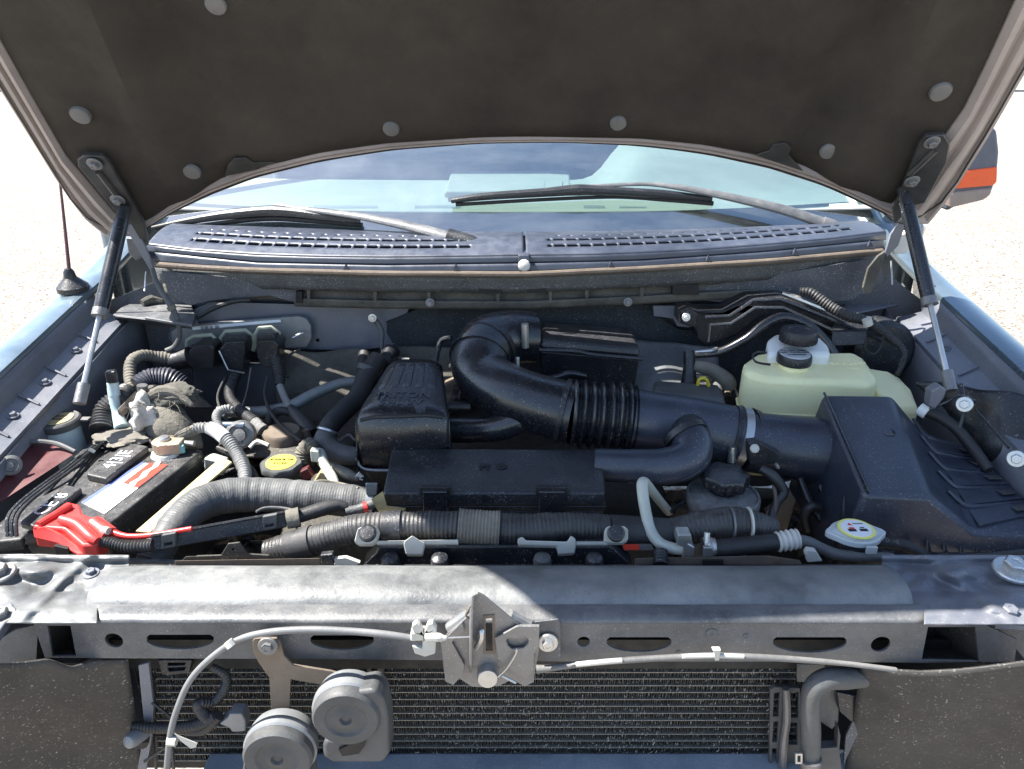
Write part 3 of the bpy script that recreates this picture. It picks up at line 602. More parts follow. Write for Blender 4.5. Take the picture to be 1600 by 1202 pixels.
def sup_fn(u, v):
    j = int(round(v * (len(sup) - 1))); Y, py = sup[j]; px = 140 + u * (1452 - 140); base = P(px, py, Y); z = [-0.590, -0.5865, -0.5850, -0.5860, -0.600, -0.616, -0.640][j]
    return V((base.x, Y, z + 0.0008 * noise.noise(V((px / 40, Y * 30, 0)))))
b = MB(); b.grid(sup_fn, 60, len(sup) - 1); TR.part('support_top', b, M_support, parent=rs_, solid=0.003)
for wx in range(250, 1400, 82):
    TR.part('spot_weld', MB().lathe(P(wx + (wx * 7) % 13, 962, 0.694), (0, -0.3, 1), [(0.0042, -0.001), (0.0042, 0.0002), (0.0034, 0.0008), (0.0022, -0.0002), (0.0004, -0.0004)], 12), M_support, parent=rs_)
for (wx, wy, wr) in ((1112, 990, 9), (1166, 995, 5), (640, 992, 7), (430, 1018, 4), (1060, 1020, 4)):
    TR.part('face_dimple', MB().lathe(P(wx, wy, YF - 0.0005), (0, -1, 0), [(RP(wr, wx, wy, YF), -0.001), (RP(wr, wx, wy, YF), 0.0004), (RP(wr * .7, wx, wy, YF), 0.0008), (RP(wr * .4, wx, wy, YF), -0.0002), (0.0003, -0.0002)], 18), M_support, parent=rs_)
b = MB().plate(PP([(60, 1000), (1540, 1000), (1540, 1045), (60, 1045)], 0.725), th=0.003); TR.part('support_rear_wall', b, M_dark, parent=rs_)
for (x0, x1, s_) in ((60, 122, -1), (1436, 1530, 1)):        # the two big pockets
    b = MB(); q = PP([(x0, 972), (x1, 972), (x1 + 4, 1036), (x0 - 4, 1036)], YF + 0.004); bk = [a + V((-s_ * 0.02, 0.06, -0.022)) for a in q]
    b.add(q + bk, [(4, 5, 6, 7), (0, 1, 5, 4), (1, 2, 6, 5), (2, 3, 7, 6), (3, 0, 4, 7)]); TR.part('support_pocket', b, M_engine, parent=rs_)
# crumpled end sheets of the support
def end_fn(sx):
    def fn(u, v):
        if sx < 0: py = 868 + v * 106; px = -60 + u * (262 - 50 * min(1, max(0, (py - 940) / 12)))
        else: py = 868 + v * 108; px = 1668 - (1 - u) * (290 - 66 * min(1, max(0, (py - 940) / 12)))
        x = (px - (0 if sx < 0 else 1600)) * (1 if sx < 0 else -1)
        z = -0.600 + 0.0165 * min(1, max(0, (py - 925) / 30))
        d1 = ((px - 100) * 0.68 + (py - 905) * 0.73) if sx < 0 else (-(px - 1500) * 0.60 + (py - 910) * 0.8)
        r1 = math.exp(-(d1 / 9) ** 2) * 0.007 * min(1, max(0, (978 - py) / 20))
        hump = 0.020 * math.exp(-(((px - (55 if sx < 0 else 1500)) / 34) ** 2 + ((py - 893) / 13) ** 2))
        hump += 0.012 * math.exp(-(((px - (0 if sx < 0 else 1590)) / 40) ** 2 + ((py - 925) / 16) ** 2))
        lip = 0.012 * (1 / (1 + math.exp((py - 876) / 2)))
        z += r1 + hump + lip + 0.003 * noise.noise(V((px / 26, py / 14, sx)))
        return PZ(px, py, z)
    return fn
for sx in (-1, 1):
    b = MB(); b.grid(end_fn(sx), 130, 70); TR.part('headlamp_mount_sheet', b, M_strip if sx < 0 else M_apron, parent=rs_, solid=0.002)
for (x, y, s_, mm) in ((0, 898, 0.019, BOLT), (2, 965, 0.016, BOLT), (1582, 893, 0.024, BOLTZ), (1576, 960, 0.015, BOLTP), (143, 897, 0.010, BOLTP)):
    TR.instance('bolt', mm, PZ(x, y, -0.585), aim((0, -0.1, 1)), parent=rs_, scale=s_)
b = MB(); b.quadbox(PZZ([(-40, 955), (18, 941), (24, 950), (-10, 1000)], -0.583), 0.012); TR.part('headlamp_tab', b, M_apron, parent=rs_, bev=0.002)
b = MB(); b.quadbox(PZZ([(1556, 975), (1566, 945), (1640, 942), (1640, 980)], -0.586), 0.008); TR.part('headlamp_tab', b, M_apron, parent=rs_, bev=0.002)
for pts in ([(-50, 1000), (0, 1000), (22, 985), (60, 976), (78, 1028), (0, 1040), (-50, 1040)], [(1530, 978), (1575, 1000), (1600, 1030), (1660, 1035), (1660, 985), (1600, 975)]):
    b = MB().plate(PP(pts, 0.70), th=0.004); TR.part('support_end_face', b, M_support, parent=rs_, bev=0.001)
# ribs rear lip of the support
b = MB().tube([P(-40, 872, 0.86), P(60, 870, 0.855), P(180, 876, 0.85), P(560, 884, 0.845)], 0.004, seg=8); TR.part('rear_lip', b, M_support, parent=rs_)
b = MB().tube([P(1390, 871, 0.85), P(1500, 871, 0.855), P(1600, 862, 0.86), P(1660, 858, 0.87)], 0.004, seg=8); TR.part('rear_lip', b, M_plastic, parent=rs_)
# splash shields under the support
def shield_fn(pts_top, pts_bot, y0, y1):
    def fn(u, v):
        a = interp(pts_top, pts_top[0][0] + (pts_top[-1][0] - pts_top[0][0]) * u); xt = pts_top[0][0] + (pts_top[-1][0] - pts_top[0][0]) * u
        xb = pts_bot[0][0] + (pts_bot[-1][0] - pts_bot[0][0]) * u; yb = interp(pts_bot, xb)
        px = xt * (1 - v) + xb * v; py = a * (1 - v) + yb * v; Y = y0(u) * (1 - v) + y1(u) * v
        return P(px, py, Y + 0.012 * noise.noise(V((u * 2.5, v * 2.5, 1))))
    return fn
b = MB(); b.grid(shield_fn([(-60, 1038), (30, 1036), (75, 1030), (110, 1043), (150, 1032), (200, 1030)], [(-60, 1260), (232, 1260)], lambda u: 0.60 + 0.10 * u, lambda u: 0.62 + 0.11 * u), 30, 24); TR.part('splash_shield', b, M_shield, solid=0.003, label='grimy speckled shield on the horn side')
b = MB(); b.grid(shield_fn([(1345, 1040), (1400, 1047), (1440, 1049), (1500, 1046), (1560, 1039), (1660, 1026)], [(1312, 1260), (1660, 1260)], lambda u: 0.69 - 0.07 * u, lambda u: 0.72 - 0.06 * u), 30, 24); TR.part('splash_shield', b, M_shield, solid=0.003, label='grimy speckled shield beside the bent grey hose')
# wipers
def gtube(pts, **k): return MB().tube([PG(a, c, o) for a, c, o, r in pts], [RP(r, a, c, 1.6) for a, c, o, r in pts], **k)
w = gtube([(738, 383, 0.03, 10), (700, 370, 0.035, 10), (640, 354, 0.035, 9), (560, 338, 0.035, 7), (470, 326, 0.035, 5), (430, 320, 0.034, 4)], seg=12, ell=((0, -0.5, 0.85), 0.6)); w1 = TR.part('wiper_arm', w, M_support)
w = gtube([(752, 388, 0.03, 9), (735, 381, 0.032, 13), (700, 370, 0.037, 12.5)], seg=12); TR.part('pivot_cap', w, M_plastic, parent=w1)
w = gtube([(238, 356, 0.015, 3), (300, 344, 0.022, 6), (360, 335, 0.026, 8), (430, 330, 0.028, 9), (500, 337, 0.024, 7), (562, 346, 0.018, 4)], seg=10, ell=((1, 0, 0), 1)); w2 = TR.part('wiper_blade', w, M_plastic)
w = gtube([(245, 362, 0.006, 3), (400, 343, 0.009, 4), (480, 345, 0.009, 4), (566, 352, 0.006, 4)], seg=8); TR.part('rubber_edge', w, M_black, parent=w2)
w = gtube([(1312, 358, 0.03, 8), (1290, 350, 0.035, 11), (1220, 327, 0.035, 10), (1130, 306, 0.035, 8), (1060, 293, 0.035, 6), (1010, 288, 0.035, 4), (950, 290, 0.033, 4), (895, 294, 0.03, 4)], seg=12, ell=((0, -0.5, 0.85), 0.6)); w3 = TR.part('wiper_arm', w, M_support)
w = gtube([(1322, 360, 0.03, 6), (1300, 354, 0.034, 11), (1285, 348, 0.036, 10)], seg=12); TR.part('pivot_cap', w, M_dsteel, parent=w3)
w = gtube([(705, 314, 0.015, 4), (760, 307, 0.022, 6), (850, 301, 0.026, 7), (905, 297, 0.03, 9), (960, 299, 0.028, 7), (1040, 304, 0.022, 7), (1112, 311, 0.015, 4)], seg=10); w4 = TR.part('wiper_blade', w, M_plastic)
w = gtube([(712, 320, 0.006, 3), (850, 312, 0.008, 3), (960, 308, 0.008, 3), (1040, 312, 0.008, 4), (1114, 318, 0.005, 4)], seg=8); TR.part('rubber_edge', w, M_black, parent=w4)
# mirror
mo = [(1480, 332), (1478, 240), (1505, 205), (1530, 190), (1548, 192), (1560, 205), (1563, 236), (1560, 270), (1552, 300), (1540, 310), (1500, 320)]
b = MB().plate(PP(mo, 1.95), th=0.16, n=(0, -1, 0)); mr = TR.part('side_mirror', b, M_mirror, bev=0.02)
b = MB(); b.box((1.08, 2.05, -0.30), (0.26, 0.10, 0.06)); TR.part('mirror_arm', b, M_mirror, parent=mr, bev=0.01)
b = MB().plate(PP([(1484, 270), (1559, 261), (1558, 284), (1553, 290), (1484, 296)], 1.945), th=0.03, n=(0, -1, 0)); TR.part('orange_stripe', b, M_orange, parent=mr, bev=0.003)
b = MB().plate(PP([(1482, 301), (1553, 293), (1549, 306), (1538, 313), (1482, 326)], 1.944), th=0.05, n=(0, -1, 0)); TR.part('lower_shell', b, M_mirlow, parent=mr, bev=0.008)
TR.done(V((0, 1.2, -H)))

# ---------------------------------------------------------------- gas struts
for pts, lab, rod in (([(190, 346), (157, 488), (126, 622)], 'thick black gas strut on the antenna side of the bay', 1), ([(1416, 316), (1452, 470), (1484, 602)], 'thick black gas strut on the mirror side of the bay', 1)):
    t = Thing('gas_strut', lab, 'gas strut', 'gas struts holding up the hood')
    a, m_, c = pts
    def at(q, k): return P(q[0], q[1], 1.36 * (1 - k) + 1.14 * k)
    A, B, C = at(a, 0), at(m_, 0.52), at(c, 1)
    t.part('cylinder', MB().tube([A, B], 0.0125, seg=18), M_gloss)
    t.part('collar', MB().tube([B - (B - A).normalized() * 0.006, B + (B - A).normalized() * 0.008], 0.0134, seg=18), M_dsteel)
    t.part('rod', MB().tube([B, C], 0.0048, seg=10), M_steel)
    t.part('end_socket', MB().tube([C - (C - B).normalized() * 0.025, C + (C - B).normalized() * 0.01], 0.010, seg=12), M_dsteel)
    t.part('end_socket', MB().tube([A - (B - A).normalized() * 0.028, A + (B - A).normalized() * 0.002], 0.0115, seg=12), M_plastic); t.done()
# antenna
t = Thing('antenna', 'thin maroon whip antenna on a black cone base on the fender', 'antenna')
bp = V((-0.895, 1.47, zf(1.47) + 0.004))
t.part('base', MB().lathe(bp, (0, -0.05, 1), [(0.030, -0.006), (0.030, 0.004), (0.022, 0.012), (0.012, 0.022), (0.010, 0.034), (0.006, 0.04)], 20), M_plastic)
t.part('rod', MB().tube([bp + V((0, 0, 0.03)), P(92, 272, 1.50), P(76, 185, 1.52)], [0.004, 0.0022, 0.0018], seg=8), mat('maroon_rod', (0.10, 0.035, 0.045), 0.4))
t.done()

# ---------------------------------------------------------------- front of the truck
# long cover strip
t = Thing('radiator_cover_strip', 'long weathered grey strip lying across the top of the radiator support', 'cover strip')
sp = [(0.802, -0.601), (0.79, -0.5905), (0.775, -0.584), (0.755, -0.579), (0.735, -0.5775), (0.722, -0.581), (0.713, -0.587), (0.709, -0.594), (0.711, -0.599)]
def strip_fn(u, v):
    Y, z = sp[int(round(v * (len(sp) - 1)))]; xl = -0.508 - 0.10 * (Y - 0.71); xr = 0.478 + 0.10 * (Y - 0.71)
    if Y > 0.79: xl += 0.015; xr -= 0.008
    x = xl + (xr - xl) * u; return V((x, Y, z + 0.0012 * noise.noise(V((x * 6, Y * 20, 3)))))
t.part('strip', MB().grid(strip_fn, 80, len(sp) - 1), M_strip, solid=0.0025)
for x, y in ((372, 905), (590, 907), (938, 905)):
    t.part('dimple', MB().lathe(P(x, y, 0.765), (0, -0.2, 1), [(0.012, -0.003), (0.012, 0.0008), (0.010, 0.0016), (0.007, 0.0), (0.001, -0.0006)], 18), M_strip)
t.done()

# condenser
YC = 0.748
t = Thing('condenser', 'dirty finned condenser behind the hood latch and the horns', 'condenser')
tys = [1034, 1043.5, 1053.5, 1064, 1074.5, 1085.5, 1096, 1107, 1118, 1128.5, 1139.5, 1150, 1160.5, 1171, 1181]
for i, y in enumerate(tys):
    a, c = P(248, y, YC), P(1240, y + 1, YC)
    b = MB(); b.box((a + c) / 2, (c.x - a.x, 0.016, 0.0014)); t.part('tube', b, M_cond)
fb = MB(); rnd = random.Random(3)
for i in range(len(tys) - 1):
    z0, z1 = P(700, tys[i], YC).z, P(700, tys[i + 1], YC).z; x = -0.49
    while x < 0.395:
        j = rnd.uniform(-0.0003, 0.0003); w = 0.00045; yy = YC - 0.006 + rnd.uniform(-0.0012, 0.002); s_ = rnd.uniform(-0.0012, 0.0012)
        fb.add([(x + j - w, yy, z1), (x + j + w, yy, z1), (x + j + w + s_, yy, z0), (x + j - w + s_, yy, z0), (x + j + w, yy + 0.01, z1), (x + j + w + s_, yy + 0.01, z0)], [(0, 1, 2, 3), (1, 4, 5, 2)])
        x += 0.0024
t.part('fins', fb, M_fin, kind='stuff')
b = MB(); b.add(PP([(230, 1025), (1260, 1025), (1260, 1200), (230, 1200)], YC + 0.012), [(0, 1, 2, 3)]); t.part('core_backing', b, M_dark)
db_ = MB(); rq_ = random.Random(9)
def slivers(mb, f, n, Lm, w):
    for _ in range(n):
        c, X1, Z1 = f(rq_.random(), rq_.random()); a = rq_.gauss(1.5, .5); L_ = Lm * rq_.uniform(.3, 1); d = (X1 * math.cos(a) + Z1 * math.sin(a)); e = (Z1 * math.cos(a) - X1 * math.sin(a)) * w * rq_.uniform(.5, 1.4); nn_ = X1.cross(Z1) * 0.001
        mb.add([c - d * L_ - e, c + d * L_ - e * .3, c + d * L_ * .8 + e, c - d * L_ + e * .6, c + nn_], [(0, 1, 4), (1, 2, 4), (2, 3, 4), (3, 0, 4)])
def shs(side):
    b_ = MB(); slivers(b_, lambda u, v: (P((-10 + 220 * u) if side < 0 else (1345 + 265 * u), 1050 + 150 * v, (0.60 + 0.10 * u - 0.006) if side < 0 else (0.685 - 0.07 * u - 0.007)), V((1, 0, 0)), V((0, -.1, 1))), 160, 0.0022, 0.0005); return b_
slivers(db_, lambda u, v: (P(250 + 985 * (u if u > .4 or v < .5 else u + .4), 1036 + 148 * v ** 1.2, YC - 0.010), V((1, 0, 0)), V((0, 0, 1))), 1200, 0.0026, 0.00032)
t.part('road_debris', db_, mat('pale_debris', (0.40, 0.39, 0.36), 0.8, bump=0), kind='stuff')
b = MB().plate(PP([(590, 1032), (601, 1032), (597, 1075), (600, 1200), (588, 1200)], 0.728), th=0.012); t.part('divider_bar', b, M_plastic, bev=0.001)
b = MB().plate(PP([(528, 1048), (548, 1034), (552, 1034), (532, 1056)], 0.728), th=0.006); t.part('brace', b, M_plastic)
b = MB().plate(PP([(566, 1034), (572, 1034), (592, 1066), (590, 1074)], 0.728), th=0.006); t.part('brace', b, M_plastic)
b = MB(); b.box(P(700, 1189, 0.735) + V((0.1, 0.01, 0)), (0.62, 0.03, 0.006)); t.part('lower_channel', b, M_gloss)
t.done()
t = Thing('lower_crossbar', 'blue tinted painted crossbar along the bottom edge below the condenser', 'crossbar')
b = MB(); q = P(900, 1200, 0.715); b.box(q + V((0.0, 0, -0.03)), (1.0, 0.05, 0.06)); t.part('bar', b, mat('chipped_blue_grey_bar', (0.20, 0.25, 0.31), 0.5, dust=0.4, dcol=(0.35, 0.37, 0.38), speck=1.5, scol=(0.5, 0.52, 0.54), bump=0.3), bev=0.004); t.done()
# side brackets around the condenser
t = Thing('condenser_bracket', 'black plastic ladder bracket at the hose end of the condenser', 'bracket')
b = MB().plate(PP([(1204, 1078), (1212, 1074), (1250, 1076), (1252, 1205), (1202, 1205)], 0.722), holes=[PP([(1210, 1082), (1219, 1082), (1217, 1120), (1208, 1120)], 0.722), PP([(1236, 1082), (1248, 1082), (1247, 1122), (1236, 1122)], 0.722), PP([(1209, 1128), (1217, 1128), (1215, 1160), (1207, 1160)], 0.722), PP([(1233, 1130), (1246, 1130), (1246, 1164), (1233, 1164)], 0.722), PP([(1207, 1170), (1215, 1170), (1213, 1200), (1206, 1200)], 0.722)], th=0.006)
t.part('ladder', b, M_horn, bev=0.0008)
t.part('strap', T([(1228, 1076, .716, 5), (1230, 1120, .716, 6), (1225, 1160, .716, 6), (1222, 1210, .716, 7)], seg=8), M_dsteel)
t.part('top_tab', MB().plate(PP([(1246, 1038), (1290, 1038), (1284, 1060), (1262, 1066), (1246, 1066)], 0.715), th=0.004), M_support, bev=0.001); t.done()
t = Thing('condenser_bracket', 'black plastic bracket and slats left of the horn cable by the condenser end', 'bracket')
t.part('upright', MB().plate(PP([(216, 1040), (232, 1036), (240, 1105), (236, 1160), (228, 1205), (214, 1205), (226, 1140)], 0.70), th=0.005), M_apron, bev=0.001)
t.part('cage', MB().plate(PP([(246, 1032), (300, 1032), (296, 1052), (262, 1056), (252, 1054)], 0.712), holes=[PP([(262, 1036), (290, 1036), (288, 1040), (262, 1041)], .712), PP([(262, 1044), (290, 1043), (288, 1048), (264, 1050)], .712)], th=0.01), M_plastic, bev=0.001)
t.part('strut', T([(238, 1098, .70, 2.5), (268, 1122, .70, 2.5)], seg=6), M_plastic); t.part('strut', T([(226, 1190, .70, 2.5), (262, 1166, .70, 2.5)], seg=6), M_plastic)
t.part('frame', T([(244, 1205, .71, 2.5), (243, 1150, .71, 2.5), (268, 1148, .71, 2.5), (272, 1205, .71, 2.5)], seg=6, smooth=False), M_plastic); t.done()
t = Thing('sensor_harness', 'black taped harness with a pale grey plug crossing the condenser end', 'wiring harness')
t.part('loom', T([(206, 1135, .69, 7), (240, 1137, .69, 8), (275, 1137, .69, 9), (310, 1132, .69, 9), (338, 1118, .69, 8)], rib=(0.004, 0.0006)), M_loom)
t.part('loom', T([(290, 1142, .69, 7), (320, 1140, .69, 8), (342, 1118, .69, 8)]), M_rubber)
t.part('loom', T([(330, 1042, .70, 6), (352, 1055, .70, 7), (352, 1075, .70, 7), (335, 1096, .70, 7), (310, 1100, .69, 9), (320, 1118, .69, 9), (340, 1132, .69, 7)], rib=(0.004, 0.0006)), M_loom)
t.part('plug', MB().plate(PP([(342, 1132), (356, 1122), (358, 1116), (378, 1116), (384, 1126), (384, 1143), (362, 1144), (358, 1138)], 0.685), th=0.018), M_hornw, bev=0.002)
t.part('sensor_tip', MB().lathe(P(205, 1157, 0.675), (-0.3, -1, 0.3), [(0.010, -0.02), (0.010, 0), (0.008, 0.005), (0.002, 0.008)], 16), M_hornw)
t.part('sensor_body', MB().tube([P(208, 1158, .69), P(226, 1157, .70)], 0.010, seg=10), M_plastic); t.done()

# horns
def horn(cx, cy, r, lab, trumpet):
    t = Thing('horn', lab, 'horn', 'pair of snail horns')
    Y = 0.625; ax = V((0.08, -0.86, -0.50)).normalized(); ax = V((0.03, -0.98, 0.02)).normalized(); c = P(cx, cy, Y); R = RP(r, cx, cy, Y)
    t.part('disc', MB().lathe(c, ax, [(R * 0.90, -0.030), (R * 0.97, -0.026), (R * 0.97, 0.0), (R * 0.90, 0.004), (R * 0.62, 0.004), (R * 0.55, 0.0015), (R * 0.42, 0.001), (R * 0.30, 0.003), (R * 0.18, 0.004), (R * 0.14, 0.001), (R * 0.02, 0.002)], 40), M_horn)
    t.part('rim', MB().lathe(c, ax, [(R * 0.98, -0.022), (R * 1.03, -0.020), (R * 1.03, -0.011), (R * 0.98, -0.009)], 40), M_hornw)
    t.part('rim', MB().lathe(c, ax, [(R * 0.80, -0.040), (R * 0.93, -0.036), (R * 0.98, -0.029), (R * 0.98, -0.0235)], 40), M_hornw)
    b = MB().plate(PP(trumpet, Y + 0.002), th=0.036, n=(0, -1, 0.1)); t.part('trumpet', b, M_horn, bev=0.008)
    b = MB().plate(PP([(cx - 12, cy + 50), (cx + 34, cy + 28), (cx + 30, cy + 42), (cx + 20, cy + 56), (cx - 6, cy + 60)], Y - 0.0015), th=0.006, n=(0, -1, 0.1)); t.part('mouth', b, M_dark)
    t.done()
horn(541, 1122, 55, 'black snail horn, the higher one nearer the latch', [(556, 1082), (585, 1078), (600, 1092), (607, 1125), (609, 1178), (600, 1191), (516, 1191), (504, 1184), (503, 1168), (508, 1156), (540, 1160), (562, 1150), (572, 1132)])
horn(434, 1184, 56, 'black snail horn, the lower one cut by the frame edge', [(372, 1240), (380, 1180), (395, 1250), (470, 1250), (485, 1200), (490, 1262), (372, 1262)])
t = Thing('horn_bracket', 'rusty brown forked bracket holding the horns below the support', 'bracket')
b = MB().plate(PP([(394, 1002), (398, 998), (432, 998), (438, 1004), (444, 1026), (458, 1040), (520, 1050), (560, 1062), (548, 1078), (500, 1070), (454, 1062), (452, 1120), (424, 1120), (421, 1060), (404, 1036), (396, 1020)], 0.668), th=0.003); t.part('plate', b, M_rustb, bev=0.0008)
t.instance('bolt', BOLT, P(419, 1009, 0.664), aim((0, -1, 0.1)), scale=0.0115); t.done()

# hood latch
t = Thing('hood_latch', 'dull steel hood latch bolted at the middle of the radiator support', 'hood latch')
YL = 0.655
b = MB().plate(PP([(689, 1004), (700, 990), (722, 972), (736, 958), (737, 932), (747, 927), (757, 932), (788, 958), (812, 978), (843, 978), (842, 1017), (836, 1050), (834, 1066), (820, 1073), (800, 1062), (780, 1072), (754, 1074), (737, 1073), (726, 1066), (718, 1060), (708, 1071), (696, 1065), (692, 1034)], YL),
    holes=[PP([(758, 966), (770, 964), (771, 1018), (765, 1022), (758, 1018)], YL), circ(711.5, 1040, YL, 3.6, 10), circ(814, 1043, YL, 4.5, 6)], th=0.003)
t.part('base_plate', b, M_dsteel, bev=0.0006)
kid = [(791, 1002), (793, 998), (800, 998), (808, 999), (815, 995), (822, 996), (826, 1001), (825, 1007), (818, 1013), (800, 1015), (794, 1010)]
b = MB().plate(PP([(773, 998), (808, 979), (843, 979), (842, 1012), (835, 1022), (834, 1050), (822, 1062), (800, 1050), (778, 1030)], YL - 0.006), holes=[PP(kid, YL - 0.006)], th=0.003); t.part('side_plate', b, M_dsteel, bev=0.0008)
b = MB().plate([P(733, 960, YL), P(737, 932, YL), P(737, 932, YL - .012), P(735, 975, YL - .022), P(734, 1040, YL - 0.02), P(733, 1052, YL)], th=0.0025, n=(-1, 0, 0)); t.part('rib', b, M_dsteel, bev=0.0005)
b = MB().plate(PP([(688, 1006), (722, 972), (726, 986), (706, 1004), (726, 1040), (722, 1060), (694, 1040)], YL - 0.0045), th=0.003); t.part('corner_plate', b, M_dsteel, bev=0.0006)
t.part('rivet', MB().lathe(P(762, 1061, YL - 0.012), (0.03, -1, 0.15), [(0.0125, -0.02), (0.0125, -0.002), (0.011, 0.001), (0.002, 0.002)], 28), M_steel)
t.part('slot_guide', MB().plate(PP([(755, 962), (773, 961), (774, 1022), (755, 1022)], YL - 0.001), holes=[PP([(759, 967), (769, 966), (770, 1017), (759, 1017)], YL - 0.001)], th=0.002), M_rustb)
t.part('hook', MB().tube([P(748, 1000, YL - .006), P(752, 986, YL - .01), P(752, 998, YL - .012), P(744, 1012, YL - .006)], 0.0032, seg=10), M_steel)
t.part('spring_wire', MB().tube([P(806, 1015, YL - .010), P(806, 1022, YL - .010), P(792, 1044, YL - .011), P(778, 1058, YL - .012)], 0.0013, seg=6), M_steel)
t.part('spring_wire', MB().tube([P(784, 1056, YL - .010), P(806, 1067, YL - .010)], 0.0015, seg=6), M_steel)
t.part('mount_tab', MB().plate(PP([(836, 972), (872, 968), (876, 974), (876, 1030), (842, 1032)], 0.672), th=0.003), M_support, bev=0.001)
t.instance('bolt', BOLTZ, P(856, 1004, 0.668), aim((0, -1, 0.1)), scale=0.0118)
t.part('spring_hook', MB().tube([P(736, 945, YL - .004), P(728, 960, YL - .008), P(734, 966, YL - .006), P(736, 958, YL - .004)], 0.0012, seg=6), M_rustb)
t.part('arm', MB().tube([P(736, 962, YL + .012), P(704, 984, YL + .012)], 0.009, seg=10), M_strip); t.part('arm', MB().tube([P(796, 962, YL + .014), P(826, 978, YL + .014)], 0.007, seg=10), M_strip)
t.done()
t = Thing('latch_cable', 'pale grey release cable curving from the latch down past the horns', 'cable')
t.part('sleeve', T([(650, 998, .650, 5), (600, 991, .652, 5.5), (540, 986, .654, 5.5), (480, 984, .655, 5.5), (420, 988, .655, 5.5), (372, 1000, .655, 5), (330, 1028, .652, 5), (298, 1062, .648, 5), (278, 1105, .642, 5), (266, 1150, .636, 5), (260, 1215, .63, 5)], sub=10), mat('grey_cable_sleeve', (0.15, 0.155, 0.16), 0.45, dust=0.3))
t.part('cable_end', MB().plate(PP([(641, 990), (664, 988), (664, 1002), (641, 1003)], .645), th=0.012), M_wpl, bev=0.002)
t.part('clamp', MB().plate(PP([(643, 980), (650, 974), (656, 978), (662, 990), (668, 976), (676, 974), (682, 984), (680, 1022), (664, 1027), (648, 1022), (644, 1010), (660, 1014), (660, 992), (646, 990)], .644), th=0.008), M_wpl, bev=0.0012)
t.part('ferrule', T([(664, 996, .640, 6), (684, 996, .640, 7), (692, 997, .640, 5), (698, 997, .640, 3)], seg=10), M_wpl)
t.part('inner_wire', T([(695, 997, .642, 1.3), (738, 995, .642, 1.3)], seg=6), M_steel)
t.part('clip', MB().tube([P(356, 1002, .648), P(362, 1010, .646)], 0.0055, seg=8), M_wpl); t.part('clip', MB().tube([P(262, 1157, .634), P(276, 1158, .634)], 0.006, seg=8), M_wpl)
t.part('tie_tail', MB().plate(PP([(272, 1146), (278, 1150), (308, 1162), (306, 1168), (298, 1170), (282, 1158)], .63), th=0.001), M_wpl); t.done()
t = Thing('cable', 'thin grey tube with white sleeve running along under the support from the latch', 'cable')
t.part('sleeve', T([(838, 1046, .672, 7), (860, 1044, .672, 5), (905, 1038, .668, 5), (960, 1033, .665, 5), (1040, 1028, .664, 5), (1120, 1025, .664, 5), (1220, 1029, .664, 5), (1320, 1037, .664, 4), (1400, 1047, .664, 4)], sub=8), M_clip)
t.part('white_sleeve', T([(900, 1038.5, .664, 4), (940, 1034.5, .662, 4.2), (972, 1032, .662, 4)], seg=10), M_wpl); t.part('white_sleeve', T([(1066, 1026, .660, 3.6), (1110, 1024.6, .660, 3.8), (1162, 1026, .660, 3.4)], seg=10), M_wpl)
t.part('clip', MB().plate(PP([(1113, 1016), (1127, 1016), (1126, 1020), (1124, 1033), (1117, 1033), (1116, 1020)], .657), th=0.006), M_wpl, bev=0.001); t.done()
t = Thing('cooler_hose', 'fat grey bent hose dropping beside the condenser end', 'hose')
t.part('hose', T([(1352, 1058, .70, 15), (1320, 1060, .69, 17), (1290, 1062, .685, 17), (1270, 1078, .682, 16), (1266, 1110, .68, 15), (1267, 1150, .68, 15), (1264, 1215, .68, 15)], seg=20, sub=8), M_hose)
t.part('clamp', T([(1266, 1184, .676, 17), (1266, 1192, .676, 17)], seg=20), M_dsteel); t.part('clip', MB().plate(PP([(1243, 1178), (1254, 1178), (1254, 1194), (1243, 1194)], .67), holes=[PP([(1246, 1181), (1251, 1181), (1251, 1191), (1246, 1191)], .67)], th=0.004), M_steel)
t.done()
t = Thing('air_guide', 'black plastic air guide pieces between the bent hose and the splash shield', 'air guide')
t.part('panel', MB().plate(PP([(1282, 1078), (1312, 1078), (1310, 1128), (1300, 1140), (1282, 1128)], .712), th=0.004), M_support, bev=0.001)
t.part('fin', MB().plate(PP([(1308, 1082), (1338, 1088), (1338, 1122), (1330, 1128), (1312, 1112)], .70), th=0.01), M_plastic, bev=0.001)
t.part('lower_piece', MB().plate(PP([(1280, 1170), (1308, 1168), (1310, 1134), (1314, 1150), (1312, 1172), (1318, 1215), (1280, 1215)], .69), th=0.012), M_horn, bev=0.002)
t.part('edge_sheet', MB().plate(PP([(1338, 1090), (1345, 1104), (1344, 1140), (1322, 1186), (1318, 1196), (1322, 1150), (1336, 1120)], .70), th=0.003), M_firewall); t.done()

# ---------------------------------------------------------------- behind the strip: radiator top tank, clips, posts
t = Thing('radiator_tank', 'black plastic radiator top tank with round pegs behind the grey strip', 'radiator tank')
q = [(566, 884), (586, 866), (592, 852), (945, 852), (958, 856), (990, 886)]
t.part('tank_wall', MB().plate([P(a, c, .845) for a, c in q], th=0.03), M_plastic, bev=0.003)
t.part('top_ledge', MB().quadbox([P(590, 852, .842), P(948, 852, .842), P(940, 836, .90), P(600, 836, .90)], 0.004), M_plastic)
for x in (611, 688, 847, 928):
    t.part('peg', MB().lathe(P(x, 886, .832), (0, -0.15, 1), [(0.0125, -0.004), (0.0125, 0.012), (0.011, 0.018), (0.006, 0.021), (0.001, 0.022)], 18), M_box if x != 847 else M_horn)
t.part('seam_bar', MB().box(P(800, 889, .822) + V((0, 0, 0)), (1.1, 0.012, 0.006)), M_plastic)
t.done()
